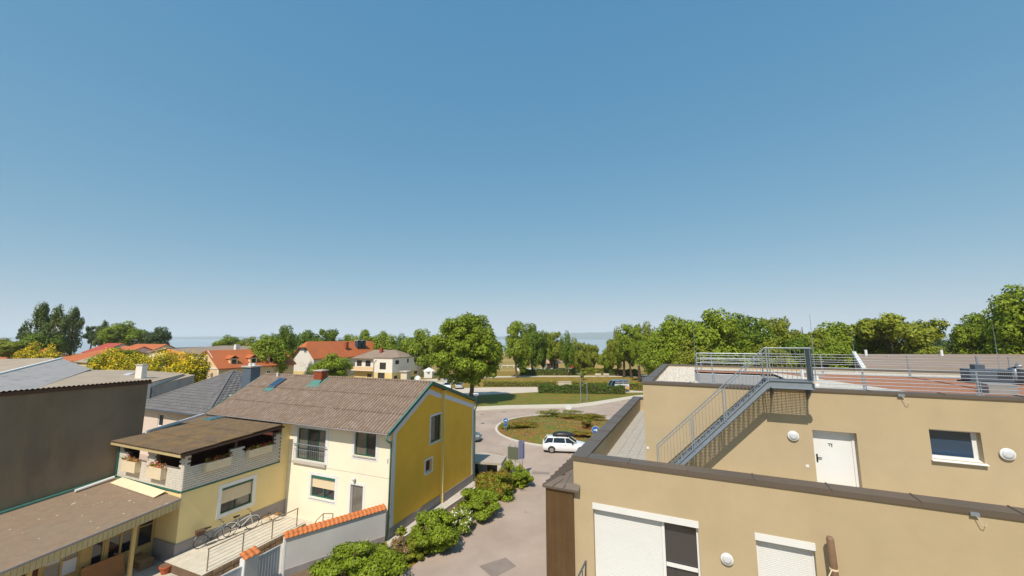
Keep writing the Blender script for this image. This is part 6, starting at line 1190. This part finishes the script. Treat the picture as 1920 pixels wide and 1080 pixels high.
for px, py, hh_, lab in ((1089,755,5.2,'tall grey street lamp on the lawn'),(1101,752,3.2,'shorter grey lamp post behind the street lamp'),(1220,718,6.0,'thin lamp post beside the flat roof corner')):
    q = G(px, py); t = thing('street_lamp', lab, 'street lamp', (q.x,q.y,0)); MB().tube([(0,0,0),(0,0,0.8),(0,0,hh_)],[0.10,0.07,0.05],8).build('pole', 'galv', t); MB().box(-0.5,0.12,-0.09,0.09,hh_-0.02,hh_+0.09).build('lamp_head', 'galv', t)
q = G(841, 727); t = thing('dark_post', 'dark wooden post by the parked cars', 'post', (q.x,q.y,0)); MB().tube([(0,0,0),(0,0,2.1)],0.22,10).build('shaft', 'bark_dark', t); MB().tube([(0,0,2.1),(0,0,2.2)],[0.26,0.2],10).build('cap', 'bark', t)
# concrete bin shelter behind the house corner
pa, pb, pc = G(880,893), G(940,897), G(946,889); d_ = (pb-pa); t = thing('bin_shelter', 'low concrete bin shelter with flat slab behind the gable', 'shelter', (pb.x,pb.y,0), math.atan2(d_.y,d_.x)); Ls = 6.5
MB().box(-Ls,0,0.0,2.2,1.02,1.18).build('slab', 'plaza', t); MB().box(-0.35,0,0.0,2.2,0,1.02).build('pier', 'kerb', t); MB().box(-Ls,-0.351,2.05,2.2,0,1.02).build('back_wall', 'concrete', t); MB().box(-Ls,-Ls+0.3,0,2.04,0,1.02).build('side_wall', 'concrete', t); MB().box(-2.2,-1.4,0.7,1.5,0.02,0.95).build('bin', 'bluegrey', t); MB().box(-3.4,-2.6,0.7,1.5,0.02,0.95).build('bin', 'bark_dark', t)
# playground hut, slide, awning, benches, stone block
q = G(1036, 693); t = thing('thatched_hut', 'red playground hut with conical thatched roof by the beach', 'hut', (q.x,q.y,0)); s = q.y/FPX
m = MB(); m.tube([(0,0,0),(0,0,2.8)],[2.2,2.2],12); m.build('wall', 'hut_red', t); MB().tube([(0,0,2.5),(0,0,3.9),(0,0,6.4)],[4.3,2.9,0.3],14).build('thatch_roof', 'thatch', t)
for a in (-0.5,0,0.5): MB().beam((2.25*math.sin(a)-0.0,-2.25*math.cos(a),0.1),(2.25*math.sin(a),-2.25*math.cos(a),2.6),0.3,0.12,(0,1,0)).build('batten', 'white', t)
MB().box(-2.1,2.1,-2.42,-2.3,1.3,1.6).build('batten', 'white', t)
q = G(1022, 694); t = thing('blue_slide', 'light blue children slide next to the thatched hut', 'slide', (q.x,q.y,0)); MB().prism([(-2.0,-0.4,0.1),(0.6,-0.4,2.0),(1.2,-0.4,2.0),(1.2,-0.4,1.8),(0.7,-0.4,1.8),(-2.0,-0.4,0.0)],(0,0.8,0)).build('chute', 'slide_blue', t); MB().box(1.0,1.15,-0.4,0.4,0,1.8).build('ladder', 'galv', t)
q = G(1078, 697); t = thing('red_awning', 'dark red tent awning right of the thatched hut', 'tent', (q.x,q.y,0)); MB().prism([(-2.2,-1.5,1.5),(2.2,-1.5,1.5),(1.3,0,2.5),(-1.3,0,2.5)],(0,0,0.1)).build('canopy', 'hut_red', t); [MB().tube([(x,-1.4,0),(x,-1.4,1.5)],0.06,6).build('leg', 'white', t) for x in (-2,2)]
q = G(1050, 700); t = thing('white_board_fence', 'white board fence beside the thatched hut', 'fence', (q.x-3,q.y+8,0)); [MB().box(-12+1.5*k,-10.6+1.5*k,0,0.08,0.1,1.2).build('panel', 'white', t) for k in range(19)]
q = G(895, 690); t = thing('white_board_fence', 'long white rail fence along the golden reed edge', 'fence', (q.x,q.y,0)); [MB().box(2.4*k,2.4*k+0.15,0,0.15,0,1.2).build('post', 'white', t) for k in range(9)]; MB().box(0,19.3,-0.05,0.0,0.9,1.15).build('rail', 'white', t)
for px, lab in ((1122,'pale bench left of the grove on the park path'),(1137,'pale bench next to the grove trunks')):
    q = G(px, 706); t = thing('park_bench', lab, 'bench', (q.x,q.y,0)); MB().box(-0.9,0.9,-0.25,0.25,0.42,0.48).build('seat', 'concrete', t); MB().box(-0.9,0.9,0.25,0.30,0.5,0.95).build('backrest', 'concrete', t); [MB().box(x-0.08,x+0.08,-0.22,0.22,0,0.42).build('leg', 'concrete', t) for x in (-0.7,0.7)]
q = G(1059, 725.5); t = thing('stone_block', 'pale stone block wall in the hedge gap', 'stone block', (q.x,q.y,0)); MB().box(-1.55,1.55,0,0.8,0,1.15).build('block', 'lot', t, bevel=0.04); MB().box(-1.6,1.6,-0.05,0.85,1.15,1.25).build('cap', 'concrete', t)
q = G(804, 708); t = thing('party_tent', 'small white party tent right of the guesthouse', 'tent', (q.x,q.y,0)); MB().tube([(0,0,1.9),(0,0,2.4),(0,0,3.0)],[1.9,1.2,0.1],4).build('canopy', 'white', t); MB().box(-1.2,1.2,-1.2,1.2,0,1.9).build('side_walls', 'white', t)
